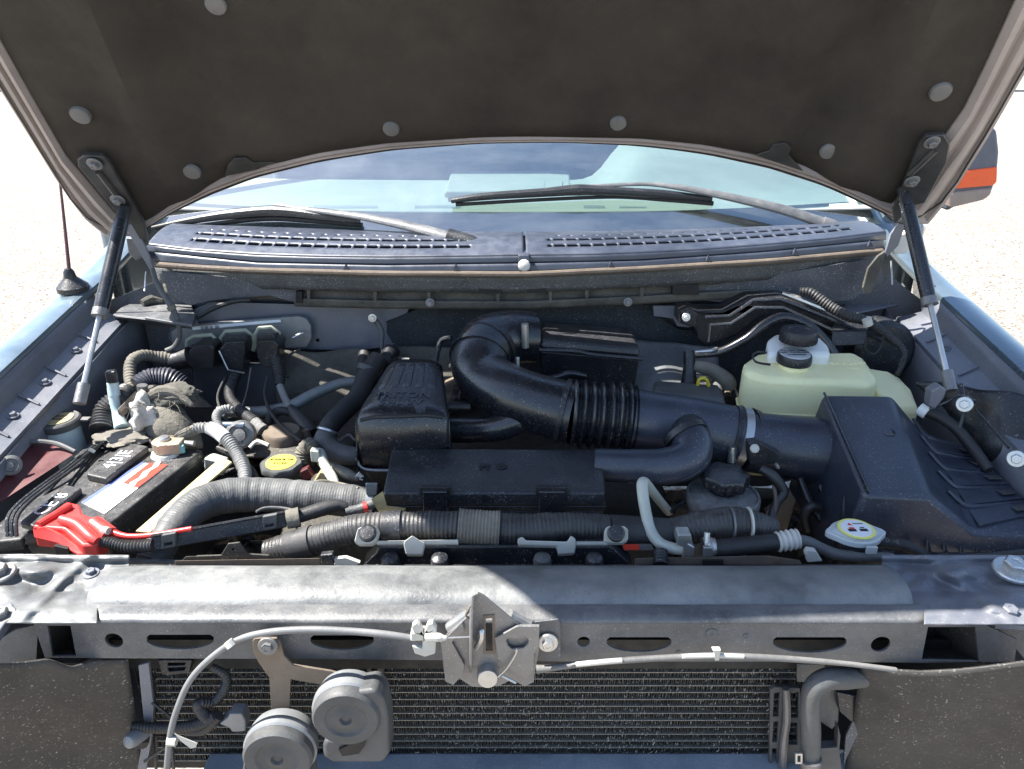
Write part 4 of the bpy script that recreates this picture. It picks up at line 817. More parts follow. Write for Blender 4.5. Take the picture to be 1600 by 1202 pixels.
def wclip(pts, knob, lab, extra=None):
    t = Thing('ivory_clip', lab, 'clip', 'ivory clips on the radiator tank')
    t.part('body', MB().plate(PP(pts, .835), th=0.012, n=(0, -0.6, 0.8)), M_wpl, bev=0.002)
    if knob: t.part('knob', MB().lathe(P(*knob, .828), (0, -0.6, 0.8), [(0.0115, -0.004), (0.0115, 0.001), (0.009, 0.003), (0.001, 0.0035)], 20), M_plastic)
    if extra: t.part('rail', MB().plate(PP(extra, .838), th=0.006, n=(0, -0.6, 0.8)), M_wpl, bev=0.001)
    t.done()
wclip([(553, 846), (558, 826), (566, 822), (588, 822), (593, 828), (588, 846), (580, 850), (560, 850)], (574, 833), 'ivory clip with a dark oval knob at the connector end of the tank', [(588, 845), (716, 843), (716, 850), (588, 850)])
wclip([(944, 846), (945, 826), (950, 822), (976, 822), (982, 827), (982, 843), (974, 848), (950, 848)], (963, 833), 'ivory clip with a dark oval knob near the red tag', [(900, 846), (950, 846), (950, 851), (900, 851)])
wclip([(808, 842), (816, 838), (822, 844), (886, 846), (892, 836), (900, 842), (900, 852), (898, 864), (872, 866), (870, 853), (810, 851)], None, 'long ivory clip with raised ends in the middle of the tank')
wclip([(632, 845), (644, 836), (656, 844), (664, 848), (660, 866), (634, 866), (630, 850)], None, 'short ivory clip hooked over the tank between two pegs')
t = Thing('warning_tag', 'small red and grey warning label beside the ivory clip', 'label')
t.part('label_plate', MB().plate(PP([(972, 850), (1018, 850), (1022, 860), (975, 860)], .85), th=0.002, n=(0, -0.6, 0.8)), M_clip); t.part('red_panel', MB().plate(PP([(973, 850.5), (998, 850.5), (999, 859.5), (975, 859.5)], .848), th=0.001, n=(0, -0.6, 0.8)), M_rprint); t.done()
# support brackets left of the tank
t = Thing('tank_bracket', 'thin tan steel bracket with a raised eye ahead of the fluted hose', 'bracket')
t.part('flange', MB().plate(PP([(290, 870), (345, 868), (356, 850), (374, 848), (386, 866), (420, 868), (420, 880), (280, 880)], .835), holes=[circ(364, 859, .835, 2.5, 8)], th=0.003), M_engine, bev=0.001)
t.part('rail', MB().plate(PP([(272, 876), (500, 872), (502, 884), (274, 884)], .825), th=0.01, n=(0, -0.6, 0.8)), M_rustb, bev=0.001)
t.part('end_clip', MB().plate(PP([(500, 868), (520, 866), (522, 884), (502, 885)], .82), th=0.01), M_plastic, bev=0.002)
t.part('end_bar', MB().plate(PP([(522, 874), (540, 872), (562, 880), (556, 884), (524, 884)], .822), th=0.006), M_wpl); t.done()
t = Thing('tank_bracket', 'thin tan steel bracket behind the strip near the pressure cap', 'bracket')
t.part('rail', MB().plate(PP([(992, 872), (1200, 868), (1250, 875), (1255, 886), (995, 886)], .828), th=0.01, n=(0, -0.6, 0.8)), M_rustb, bev=0.001)
t.part('slot', MB().plate(PP([(1098, 876), (1130, 876), (1130, 884), (1098, 884)], .824), th=0.003), M_black)
t.part('post', MB().tube([P(1032, 884, .82), P(1032, 862, .84)], 0.010, seg=14, rib=(0.004, .0007)), M_plastic); t.done()

# big front harness
t = Thing('front_harness', 'fat corrugated wiring harness lying across the bay behind the radiator tank', 'wiring harness')
hp = [(420, 862, .875, 20), (470, 850, .87, 22), (520, 836, .87, 22), (575, 824, .87, 23), (640, 822, .87, 22), (700, 822, .87, 23), (760, 826, .87, 25), (820, 828, .87, 25), (880, 824, .875, 23), (940, 826, .88, 22), (1000, 838, .885, 22), (1050, 834, .89, 24), (1100, 822, .89, 25), (1160, 818, .89, 25), (1210, 828, .89, 16)]
t.part('loom', T(hp, seg=22, rib=(0.0058, 0.00045)), M_loom)
t.part('tape', T([(716, 823, .868, 27), (745, 825, .868, 28), (780, 827, .868, 28)], seg=22, rib=(0.0045, 0.0006)), M_loomtan)
t.part('tape', T([(452, 855, .869, 24), (490, 845, .868, 25)], seg=22), M_rubber); t.part('tape', T([(600, 823, .869, 24), (628, 822, .869, 25)], seg=22), M_box)
t.part('tape', T([(950, 828, .879, 24), (1040, 836, .888, 26)], seg=22), M_rubber); t.part('tie', T([(1140, 819, .887, 27), (1143, 819, .887, 27)], seg=22), M_dsteel); t.part('tie', T([(1168, 819, .887, 27), (1171, 819, .887, 27)], seg=22), M_wpl)
t.part('drip_tray', MB().plate(PP([(640, 846), (760, 838), (868, 836), (868, 842), (700, 852), (640, 852)], .86), th=0.01, n=(0, -0.6, 0.8)), M_ybar); t.done()

# upper radiator hose (fluted grey)
t = Thing('radiator_hose', 'thick fluted grey radiator hose arching from the battery to the fuse box', 'hose')
t.part('hose', T([(236, 880, .86, 24), (264, 836, .90, 25), (302, 794, .95, 27), (350, 776, .985, 27), (410, 773, 1.0, 26), (480, 777, 1.0, 25.5), (540, 782, 1.0, 25), (590, 786, 1.0, 25)], seg=28, rib=(0.0040, 0.00012)), M_hose)
t.part('clamp', T([(574, 786, 1.0, 31), (586, 787, 1.0, 31)], seg=26), M_hornw); t.part('clamp_tab', MB().plate(PP([(571, 756), (590, 756), (588, 774), (572, 774)], .98), th=0.004), M_hornw, bev=0.001); t.done()

# fuse box
t = Thing('fuse_box', 'flat black fuse box with two front latches in front of the intake tubes', 'fuse box')
FB = [P(598, 770, .935), P(946, 770, .935), P(941, 702, 1.065), P(612, 700, 1.065)]
dn = V((0, 0, -0.022))
t.part('lid', MB().hexa([q + dn + V((0, -0.001, 0)) for q in FB], FB), M_box, bev=0.004)
t.part('lid_rim', MB().hexa([q + dn * 1.45 for q in FB], [q + dn * 1.02 + (q - sum(FB, V()) / 4) * 0.012 for q in FB]), M_plastic, bev=0.0015)
t.part('base', MB().hexa([q + V((0, 0, -0.085)) + (sum(FB, V()) / 4 - q) * 0.04 for q in FB], [q + dn * 1.47 + (sum(FB, V()) / 4 - q) * 0.01 for q in FB]), M_plastic, bev=0.003)
for x0, x1 in ((660, 699), (842, 884)):
    q = PP([(x0, 768), (x1, 768), (x1, 806), (x0, 806)], .922)
    t.part('latch', MB().plate(q, th=0.010, n=(0, -1, 0.2)), M_gloss, bev=0.0025)
    t.part('latch_frame', MB().plate(PP([(x0 - 6, 762), (x1 + 6, 762), (x1 + 6, 774), (x0 - 6, 774)], .928), th=0.012, n=(0, -1, 0.2)), M_plastic, bev=0.002)
fx = (FB[1] - FB[0]); fy = (FB[3] - FB[0]); nn = fx.cross(fy).normalized()
o = PZ(757, 729, P(757, 735, .995).z) ; o = FB[0] + fx * 0.46 + fy * 0.56 + nn * 0.0003
t.part('book_symbol', MB().box(o + fy.normalized() * 0.003, (0.017, 0.008, 0.0016), fx.normalized(), fy.normalized(), nn).box(o - fy.normalized() * 0.006 - V((.005, 0, 0)), (0.004, 0.007, 0.0016), fx.normalized(), fy.normalized(), nn).box(o - fy.normalized() * 0.006 + V((.005, 0, 0)), (0.004, 0.007, 0.0016), fx.normalized(), fy.normalized(), nn), M_black)
t.part('fuse_symbol', MB().lathe(o + V((0.026, 0, 0)), nn, [(0.0085, -0.001), (0.0085, 0.0008), (0.006, 0.0009)], 18).box(o + V((0.026, 0, 0.001)), (0.008, 0.004, 0.001), fx.normalized(), fy.normalized(), nn), M_black)
t.done()

# resonator cover with embossed lettering
t = Thing('intake_resonator', 'domed black resonator box with raised bars and embossed lettering', 'resonator')
Yf_, Yr_ = 1.075, 1.245
def res_fn(u, v):
    if v < 0.5:
        k = v / 0.5; Y = Yr_ * (1 - k) + Yf_ * k; a = P(606 * (1 - k) + 556 * k, 574 * (1 - k) + 652 * k, Y); b_ = P(690 * (1 - k) + 701 * k, 573 * (1 - k) + 652 * k, Y)
    else:
        k = (v - 0.5) / 0.5; Y = Yf_ - 0.012 * math.sin(k * math.pi) + 0.012 * k * k; a = P(556 * (1 - k) + 562 * k, 660 * (1 - k) + 730 * k, Y); b_ = P(701, 655 * (1 - k) + 730 * k, Y)
    p = a.lerp(b_, u); h = 0.014 * (1 - (2 * u - 1) ** 4) * (1 - 0.9 * max(0, (v - 0.5) / 0.5)); p.z += h
    if v > 0.47: p.y -= 0.010 * (1 - (2 * u - 1) ** 2)
    return p
top = [res_fn(i / 24, 0.5 * j / 10) for j in range(11) for i in range(25)]
b = MB(); b.grid(lambda u, v: res_fn(u, v), 24, 24)
# side skirts
for uu in (0, 1):
    pts = [res_fn(uu, j / 24) for j in range(25)]; lo = [V((p.x + (0.004 if uu else -0.004), p.y, min(p.z, -0.56) - 0.03)) for p in pts]
    b.add(pts + lo, [(j, j + 1, 26 + j, 25 + j) for j in range(24)])
pts = [res_fn(i / 24, 0) for i in range(25)]; lo = [V((p.x, p.y + 0.004, -0.60)) for p in pts]; b.add(pts + lo, [(j, j + 1, 26 + j, 25 + j) for j in range(24)])
t.part('cover', b, M_gloss, solid=0.002, ang=50)
def res_n(u, v):
    a = res_fn(u, v); du = res_fn(min(1, u + .03), v) - res_fn(max(0, u - .03), v); dv = res_fn(u, min(.48, v + .03)) - res_fn(u, max(0, v - .03)); n = du.cross(dv).normalized(); return n if n.z > 0 else -n
for i in range(5):
    u0 = 0.10 + i * 0.165
    b = MB()
    def bar(u, v, u0=u0): uu = u0 + 0.125 * u; vv = 0.03 + 0.27 * v; e = min(u, 1 - u, 0.5); return res_fn(uu, vv) + res_n(uu, vv) * (0.0024 if (0.01 < u < 0.99 and 0.01 < v < 0.99) else -0.0004)
    b.grid(bar, 6, 10); t.part('raised_bar', b, M_gloss)
X_ = res_fn(.9, .42) - res_fn(.1, .42); Yd = res_fn(.5, .30) - res_fn(.5, .48)
t.part('lettering', MB().text('TRITON', res_fn(.47, .365) + res_n(.5, .36) * 0.0004, X_, Yd, 0.026, 0.0024).text('5.4L 3V', res_fn(.47, .435) + res_n(.5, .43) * 0.0004, X_, Yd, 0.023, 0.0024), mat('raised_letter_plastic', (0.05, 0.055, 0.07), 0.3, bump=0))
t.part('brow_groove', MB().tube([res_fn(u, .515) + V((0, 0.0005, 0.001)) for u in (0.06, .2, .35, .5, .65, .8, .94)], 0.0035, seg=8), M_black)
base = [P(560, 732, 1.075), P(700, 732, 1.075), P(702, 700, 1.20), P(572, 700, 1.20)]
t.part('seam', MB().tube([P(557, 716, 1.07), P(566, 731, 1.066), P(590, 735, 1.062), P(640, 734, 1.06), P(702, 733, 1.062)], 0.0022, seg=8), M_hornw)
t.part('lower_body', MB().hexa([P(592, 770, 1.09), P(700, 770, 1.09), P(700, 740, 1.2), P(590, 735, 1.2)], [P(562, 733, 1.072), P(702, 733, 1.072), P(702, 700, 1.23), P(575, 690, 1.23)]), M_plastic, bev=0.01)
t.done()

# intake tubes
t = Thing('intake_tube', 'large black intake tube running from the air box across to the throttle', 'intake tube')
t.part('elbow', T([(835, 528, 1.36, 40), (800, 528, 1.35, 43), (765, 538, 1.32, 46), (750, 565, 1.27, 46), (760, 592, 1.23, 44), (790, 612, 1.19, 45), (830, 628, 1.17, 46), (880, 642, 1.155, 48), (897, 646, 1.15, 49)], seg=36, sub=8), M_gloss)
t.part('elbow_ring', T([(762, 543, 1.315, 48), (757, 549, 1.30, 48.5)], seg=36), M_plastic); t.part('elbow_ring', T([(751, 556, 1.285, 48), (749, 562, 1.275, 48.5)], seg=36), M_gloss)
t.part('bellows', T([(893, 646, 1.15, 50), (990, 655, 1.145, 51)], seg=40, sub=10, rib=(0.0150, 0.0052, 0.7)), M_gloss)
t.part('flange', T([(876, 641, 1.155, 51), (884, 643, 1.153, 52)], seg=36), M_plastic)
t.part('main_tube', T([(985, 655, 1.145, 49), (1030, 661, 1.142, 47), (1090, 670, 1.14, 47), (1160, 686, 1.13, 48)], seg=36, sub=8), M_air)
t.part('collar', T([(1137, 681, 1.133, 50), (1144, 683, 1.132, 50)], seg=36), M_plastic); t.part('collar', T([(1164, 687, 1.13, 51), (1172, 689, 1.13, 50)], seg=36), M_plastic)
t.part('clamp_band', T([(1147, 683, 1.132, 51), (1159, 686, 1.131, 51)], seg=36), M_steel)
t.part('clamp_screw', MB().tube([P(1145, 698, 1.08), P(1143, 722, 1.075)], 0.007, seg=12), M_steel)
t.part('side_branch', T([(1074, 672, 1.12, 32), (1078, 688, 1.075, 33), (1080, 700, 1.05, 33)], seg=28), M_gloss)
t.done()
t = Thing('breather_elbow', 'smooth black breather elbow curling from the intake tube behind the fuse box', 'hose')
t.part('elbow', T([(1072, 680, 1.07, 30), (1082, 696, 1.05, 31), (1076, 716, 1.03, 31), (1045, 728, 1.02, 29), (1000, 729, 1.02, 27), (930, 726, 1.03, 25)], seg=28, sub=9), M_air)
t.part('bead', T([(1068, 676, 1.074, 35), (1073, 684, 1.066, 35)], seg=28), M_plastic)
t.part('parting_line', T([(1112, 700, 1.03, 2), (1106, 722, 1.012, 3), (1080, 744, 1.0, 3), (1040, 754, 1.0, 3), (980, 754, 1.005, 2)], seg=8), M_plastic); t.done()
t = Thing('breather_tube', 'short glossy black tube joining the lettered resonator to the intake elbow', 'hose')
t.part('tube', T([(695, 672, 1.17, 20), (740, 672, 1.16, 20), (780, 668, 1.15, 21), (806, 658, 1.15, 22), (815, 645, 1.16, 20)], seg=22), M_gloss); t.part('tube', T([(700, 636, 1.2, 9), (735, 636, 1.2, 9)], seg=12), M_plastic); t.done()
t = Thing('throttle_clamp', 'small zinc band clamp on the intake elbow beside the throttle box', 'clamp')
t.part('band', T([(816, 529, 1.355, 22), (826, 529, 1.355, 22)], seg=24), M_steel); t.part('screw', MB().tube([P(820, 506, 1.30), P(821, 543, 1.30)], 0.007, seg=10), M_steel)
t.part('fitting', MB().tube([P(808, 558, 1.28), P(809, 590, 1.27)], [0.005, 0.002], seg=10), M_steel); t.done()
t = Thing('throttle_box', 'dusty black two part box at the firewall beside the intake elbow', 'intake box')
t.part('lid', MB().hexa([P(843, 545, 1.33), P(1000, 558, 1.33), P(995, 528, 1.43), P(846, 520, 1.43)], [P(845, 530, 1.335), P(1000, 545, 1.335), P(985, 513, 1.45), P(850, 503, 1.45)]), M_box, bev=0.006)
t.part('seam', MB().tube([P(842, 547, 1.326), P(900, 549, 1.324), P(925, 554, 1.324), P(1004, 561, 1.326)], 0.0042, seg=8), M_plastic)
t.part('lower_body', MB().hexa([P(850, 612, 1.34), P(990, 612, 1.34), P(985, 560, 1.44), P(855, 560, 1.44)], [P(842, 548, 1.33), P(1000, 562, 1.33), P(995, 530, 1.43), P(846, 522, 1.43)]), M_plastic, bev=0.005)
t.part('bulge', T([(842, 592, 1.31, 5), (870, 590, 1.305, 6), (890, 584, 1.305, 6), (915, 588, 1.31, 5)], seg=12), M_gloss); t.done()
t = Thing('vacuum_pod', 'rounded black plastic pod behind the intake tube near the yellow dipstick ring', 'pod')
t.part('pod', MB().hexa([P(1020, 640, 1.22), P(1135, 648, 1.22), P(1130, 620, 1.30), P(1025, 614, 1.30)], [P(1016, 612, 1.225), P(1134, 625, 1.225), P(1126, 600, 1.31), P(1020, 592, 1.31)]), M_horn, bev=0.012); t.done()
t = Thing('dipstick_ring', 'bright yellow dipstick ring poking up behind the black pod', 'dipstick')
t.part('ring', T([(1090, 604, 1.29, 2.5), (1092, 594, 1.29, 2.5), (1099, 591, 1.29, 2.5), (1105, 595, 1.29, 2.5), (1107, 604, 1.29, 2.5)], seg=8), M_yplast); t.done()
t = Thing('pcv_fitting', 'black connector with taped stub hose at the grey foil shield', 'connector')
t.part('stem', MB().tube([P(1076, 548, 1.36), P(1077, 572, 1.35), P(1076, 600, 1.34)], [0.010, 0.012, 0.016], seg=12), M_plastic)
t.part('stub_hose', T([(1085, 572, 1.35, 9), (1110, 578, 1.34, 11), (1135, 594, 1.33, 12), (1140, 605, 1.33, 11)], seg=14), M_loomtan); t.part('small_tube', T([(1086, 550, 1.36, 2), (1110, 548, 1.36, 3), (1120, 545, 1.37, 3)], seg=8), M_steel); t.done()
t = Thing('airflow_sensor', 'black airflow sensor plug with pale screw below the intake tube mouth', 'sensor')
t.part('body', MB().plate(PP([(1170, 694), (1184, 692), (1222, 712), (1220, 724), (1200, 726), (1172, 726)], 1.04), th=0.02), M_plastic, bev=0.003)
t.part('screw', MB().lathe(P(1179, 701, 1.035), (0, -0.8, 0.5), [(0.007, -0.002), (0.007, 0.002), (0.004, 0.004), (0.001, 0.003)], 16), M_wpl)
t.part('wire', T([(1188, 732, 1.03, 7), (1208, 745, 1.02, 9), (1224, 768, 1.01, 8), (1214, 785, 1.0, 7), (1204, 812, .98, 6)], seg=12), M_loom); t.part('tie', T([(1212, 725, 1.03, 3), (1216, 731, 1.03, 3)], seg=8), M_steel); t.done()

# air filter box
t = Thing('air_filter_box', 'big black air filter box with sloping louvred side in the corner', 'air filter box')
zt = lambda Y: -0.56 + (Y - 0.925) * 0.16
A = [P(1352, 771, .925), P(1452, 775, .925), P(1392, 616, 1.16), P(1284, 615, 1.16)]
Lr = [P(1525, 833, .90), P(1437, 672, 1.16)]
Bt = -0.70
v_ = [A[0], A[1], A[2], A[3], Lr[0], P(1640, 842, .90), P(1640, 790, .985), P(1512, 696, 1.14), Lr[1]]
lowb = [P(1318, 868, .93), P(1640, 872, .895)]
vs = list(v_) + [V((A[0].x - 0.03, .93, Bt)), V((Lr[0].x, .905, Bt)), V((v_[5].x, .90, Bt)), V((v_[6].x, .985, Bt)), V((v_[7].x, 1.14, Bt)), V((Lr[1].x, 1.17, Bt)), V((A[3].x - 0.03, 1.17, Bt))]
fs = [(0, 1, 2, 3), (1, 4, 8, 2), (4, 5, 6, 7, 8), (0, 9, 10, 4, 1), (4, 10, 11, 5), (5, 11, 12, 6), (6, 12, 13, 7), (7, 13, 14, 8), (2, 8, 14, 15, 3), (3, 15, 9, 0), (9, 15, 14, 13, 12, 11, 10)]
b = MB(); b.add(vs, fs); t.part('housing', b, M_air, bev=0.010)
def lv(k, u):                                           # points on the louvred slope
    a = Lr[1].lerp(Lr[0], k); c = v_[7].lerp(v_[6].lerp(v_[5], 0.35), k); return a.lerp(c, u)
for k in (0.08, 0.26, 0.44, 0.62, 0.80):
    b = MB().tube([lv(k - 0.10, -0.16) + V((0, 0, 0.014)), lv(k - 0.02, 0.03) + V((0, 0, 0.003)), lv(k, 0.2) + V((0, 0, .001)), lv(k, 0.55), lv(k, 0.86)], [0.0025, 0.0042, 0.0042, 0.004, 0.003], seg=10); t.part('louvre_rib', b, M_air)
    k2 = k + 0.17; q = [lv(k, 0.06) + V((0, 0, .001)), lv(k, 0.90) + V((0, 0, .001)), lv(k2, 0.90) + V((0, 0, 0.0055)), lv(k2, 0.06) + V((0, 0, 0.0055))]; b = MB().plate(q, th=0.006, n=(0, -0.2, 1)); t.part('louvre', b, M_air, bev=0.0015)
    q = [lv(k + .05, 0.62), lv(k + .05, 0.84), lv(k + .13, 0.84), lv(k + .13, 0.62)]; b = MB().plate([a + V((0, 0, 0.002 + 0.04 * (0.05 if j_ < 2 else 0.19))) for j_, a in enumerate(q)], th=0.003, n=(0, -0.2, 1)); t.part('louvre_pad', b, M_horn, bev=0.001)
for i in range(8):
    x = 1372 + i * 26; b = MB().plate([P(x, 842, .912), P(x, 868, .893), P(x + 8, 868, .905)], th=0.0022, n=(1, 0, 0)); t.part('clip_rib', b, M_box)
t.part('lower_flange', MB().box((P(1480, 870, .885) + V((0.0, 0, -0.002))), (0.34, 0.02, 0.006)), M_plastic)
t.part('inlet_pipe', T([(1168, 690, 1.125, 47), (1230, 698, 1.115, 49), (1290, 706, 1.105, 52), (1335, 712, 1.10, 54)], seg=36), M_air)
t.part('screw_dimple', MB().lathe(A[2].lerp(A[1], .42).lerp(A[3].lerp(A[0], .42), .25) + V((0, 0, 0.0006)), (0, -0.16, 1), [(0.010, -0.002), (0.010, 0.0004), (0.006, -0.0006), (0.004, -0.0010), (0.0004, -0.0010)], 20), M_gloss)
t.part('seam_lip', MB().tube([v_[9 - 9] + V((-0.028, 0.004, -0.095)), V((Lr[0].x, .902, -0.665)), V((v_[5].x, .897, -0.67))], 0.004, seg=8), M_air)
t.part('edge_rib', MB().tube([A[3] + V((0.004, 0, 0.001)), A[0] + V((0.004, 0, 0.001))], 0.0022, seg=8), M_gloss)
t.part('spike', MB().tube([P(1319, 775, .94), P(1316, 820, .93)], [0.0008, 0.005], seg=6), M_plastic); t.done()

# power steering reservoir
t = Thing('steering_fluid_reservoir', 'round black power steering reservoir with a lobed cap', 'fluid reservoir')
c = P(1130, 772, 1.0); R = RP(57, 1130, 772, 1.0)
t.part('body', MB().lathe(c, (0, 0, 1), [(R * .80, -0.14), (R * .90, -0.05), (R * .92, -0.018), (R * 0.99, -0.016), (R, -0.012), (R, -0.003), (R * .97, 0.001), (R * .93, 0.001), (R * .90, -0.003), (R * .5, 0.0), (R * .48, 0.004)], 40), mat('dusty_reservoir_plastic', (0.085, 0.088, 0.09), 0.5, dust=0.95, dcol=(0.34, 0.34, 0.33), dscale=22, speck=0.5, scol=(.03,.03,.03), bump=0.4))
c2 = c + V((0.001, 0.004, 0.004)); R2 = RP(36, 1130, 745, 1.0)
t.part('cap', MB().lathe(c2, (0, 0, 1), [(R2 * .62, -0.004), (R2 * .64, 0.010), (R2 * .97, 0.012), (R2 * 1.0, 0.016), (R2 * 1.0, 0.027), (R2 * .95, 0.031), (R2 * .5, 0.0325), (R2 * .02, 0.0325)], 60, lobe=(7, 0.07, R2 * .7)), M_gloss)
t.part('stain', MB().lathe(c + V((0, -R * .72, -0.0005)), (0, 0, 1), [(0.006, 0), (0.005, 0.0008), (0.001, 0.001)], 12), M_black); t.done()

# radiator pressure cap
t = Thing('radiator_filler', 'pale radiator pressure cap with yellow warning sticker on a black neck', 'filler neck')
c = P(1337, 831, .875)
t.part('neck', MB().lathe(c, (0, 0, 1), [(0.022, -0.09), (0.022, -0.035), (0.026, -0.030), (0.027, -0.012), (0.024, -0.01), (0.024, 0.0)], 28), M_plastic)
Rc = RP(38, 1337, 834, .885); b = MB(); seg = 48; vs = []
def capr(a): return Rc * (1 + 0.22 * max(0, math.cos(2 * a)) ** 6 - 0.0)
for (k, h) in ((0.96, -0.010), (1.0, -0.008), (1.0, 0.0), (0.95, 0.002), (0.80, 0.0015), (0.70, 0.004), (0.02, 0.005)):
    for i in range(seg): a = 2 * math.pi * i / seg; vs.append(c + V((math.cos(a) * capr(a) * k, math.sin(a) * capr(a) * k * 0.84, h * 0.8)))
fs = [(j * seg + i, j * seg + (i + 1) % seg, (j + 1) * seg + (i + 1) % seg, (j + 1) * seg + i) for j in range(6) for i in range(seg)] + [tuple(range(seg))]
b.add(vs, fs); t.part('cap', b, M_clip); ap = mat('pale_grey_cap', (0.52, 0.56, 0.56), 0.4, dust=0.3, bump=0.1); t.parts[-1].data.materials[0] = ap
t.part('sticker', MB().lathe(c + V((0, 0, 0.0045)), (0, 0, 1), [(Rc * .72, 0), (Rc * .72, 0.001), (Rc * .1, 0.0012)], 36), M_ylight)
t.part('sticker_centre', MB().lathe(c + V((0, 0, 0.0055)), (0, 0, 1), [(Rc * .60, 0), (Rc * .60, 0.0006), (Rc * .1, 0.0007)], 36), M_white)
zc = V((0, 0, 0.0063))
t.part('warning_mark', MB().plate([c + zc + V((-0.010, 0.0065, 0)), c + zc + V((-0.002, 0.0065, 0)), c + zc + V((-0.006, 0.013, 0))], th=0.0004, n=(0, 0, 1)).box(c + zc + V((-.007, -0.0005, 0)), (0.007, 0.004, 0.0004)), M_rprint)
t.part('pictograms', MB().box(c + zc + V((-0.008, -0.0055, 0)), (0.011, 0.006, 0.0004)).box(c + zc + V((0.008, -0.005, 0)), (0.011, 0.006, 0.0004)).box(c + zc + V((0.008, 0.001, 0)), (0.006, 0.002, 0.0004)).box(c + zc + V((0.006, 0.0105, 0)), (0.014, 0.0016, 0.0003)), M_black)
t.part('lip_tab', MB().box(c + V((0.008, -Rc * 1.0, -0.006)), (0.014, 0.004, 0.01)), ap)
t.done()
t = Thing('overflow_hose', 'black printed rubber hose curving right from the pressure cap', 'hose')
hpts = [(1362, 848, .885, 9), (1390, 849, .88, 10), (1412, 853, .875, 10), (1432, 862, .87, 10), (1446, 874, .865, 10)]
t.part('hose', T(hpts, seg=16), M_rubber)
t.part('printing', MB().text('CTD  >EPDM<', P(1400, 847, .872), (0.98, -0.02, -0.2), (0, 0.75, 0.6), 0.0085, 0.0002), M_clip); t.done()
t = Thing('coolant_pipe', 'pale green grey metal pipe bent like a hook rising behind the tank', 'pipe')
t.part('pipe', T([(1045, 800, 1.0, 7), (1030, 782, .98, 7), (1014, 762, .95, 8), (1005, 754, .93, 9), (1004, 768, .915, 9), (1009, 800, .89, 9), (1016, 828, .87, 9), (1030, 848, .855, 9), (1052, 857, .85, 9), (1072, 858, .85, 9)], seg=18, sub=9), M_alu)
t.part('clamp_block', MB().plate(PP([(1058, 842), (1060, 836), (1080, 836), (1082, 846), (1076, 850), (1086, 856), (1084, 878), (1066, 876), (1068, 856), (1058, 852)], .838), th=0.02), M_steel, bev=0.002); t.done()
t = Thing('heater_return_hose', 'black rubber hose with a zinc spring clamp and ribbed sleeve before the pressure cap', 'hose')
t.part('hose', T([(1098, 858, .85, 14), (1130, 857, .85, 15), (1170, 852, .85, 14), (1218, 846, .855, 13)], seg=22), M_rubber)
t.part('spring_clamp', T([(1098, 856, .85, 16), (1106, 856, .85, 17), (1116, 856, .85, 16)], seg=20, rib=(.005, .0008)), M_steel); t.part('clamp_ear', MB().tube([P(1104, 848, .835), P(1105, 832, .84)], 0.0042, seg=8), M_steel); t.part('clamp_ear', MB().plate(PP([(1100, 856), (1112, 856), (1114, 870), (1099, 870)], .826), th=0.006), M_steel, bev=.001)
t.part('ribbed_sleeve', T([(1214, 847, .853, 14), (1246, 842, .856, 15)], seg=22, sub=8, rib=(0.0062, 0.0014)), M_wpl)
t.part('metal_pipe', T([(1240, 843, .858, 9), (1262, 847, .858, 9), (1285, 858, .855, 9), (1310, 867, .85, 9), (1350, 870, .85, 9), (1395, 871, .85, 7)], seg=14), M_hose)
t.part('retainer', MB().plate(PP([(1258, 866), (1262, 860), (1276, 862), (1286, 878), (1262, 880)], .835), th=0.01), M_wpl, bev=.002); t.done()

# coolant tank and brake reservoir
t = Thing('coolant_tank', 'yellowed translucent coolant tank standing behind the air filter box', 'coolant tank')
zt_ = -0.535
top = [P(1158, 572, 1.36), P(1180, 553, 1.42), P(1335, 552, 1.42), P(1352, 562, 1.40), P(1378, 600, 1.29), P(1372, 610, 1.27), P(1160, 600, 1.27), P(1154, 590, 1.30)]
top = [PZ(1160, 566, -0.50), PZ(1182, 551, -0.50), PZ(1332, 549, -0.50), PZ(1350, 556, -0.50), PZ(1375, 590, -0.515), PZ(1362, 600, -0.52), PZ(1200, 592, -0.515), PZ(1162, 582, -0.51)]
cx = sum(top, V()) / len(top); bot = [V((cx.x + (p.x - cx.x) * 1.03, cx.y + (p.y - cx.y) * 1.03, -0.72)) for p in top]; n_ = len(top)
seam_ = [a.lerp(c_, 0.34) for a, c_ in zip(top, bot)]; seam_ = [cx + (V((p.x, p.y, 0)) - V((cx.x, cx.y, 0))) * 1.006 + V((0, 0, p.z - cx.z)) for p in seam_]; t.part('mould_seam', MB().tube(seam_ + [seam_[0]], 0.0022, seg=6, smooth=False), M_tank)
b = MB(); b.add(top + bot, [tuple(range(n_)), tuple(range(2 * n_ - 1, n_ - 1, -1))] + [(i, (i + 1) % n_, n_ + (i + 1) % n_, n_ + i) for i in range(n_)]); t.part('tank', b, M_tank, bev=0.012)
top2 = [PZ(1352, 572, -0.525), PZ(1388, 580, -0.53), PZ(1406, 586, -0.53), PZ(1425, 606, -0.545), PZ(1438, 640, -0.57), PZ(1400, 640, -0.56), PZ(1365, 602, -0.535)]
n_ = len(top2); bot2 = [V((p.x, p.y, -0.74)) for p in top2]; b = MB(); b.add(top2 + bot2, [tuple(range(n_)), tuple(range(2 * n_ - 1, n_ - 1, -1))] + [(i, (i + 1) % n_, n_ + (i + 1) % n_, n_ + i) for i in range(n_)]); t.part('side_chamber', b, M_tank, bev=0.010)
cc = PZ(1240, 566, -0.50); Rk = 0.031
t.part('neck', MB().lathe(cc, (0, 0, 1), [(Rk * .9, -0.01), (Rk * .9, 0.004)], 24), M_tank)
t.part('cap', MB().lathe(cc, (0, -0.05, 1), [(Rk, 0.000), (Rk * 1.02, 0.004), (Rk, 0.014), (Rk * .95, 0.017)], 32), M_plastic)
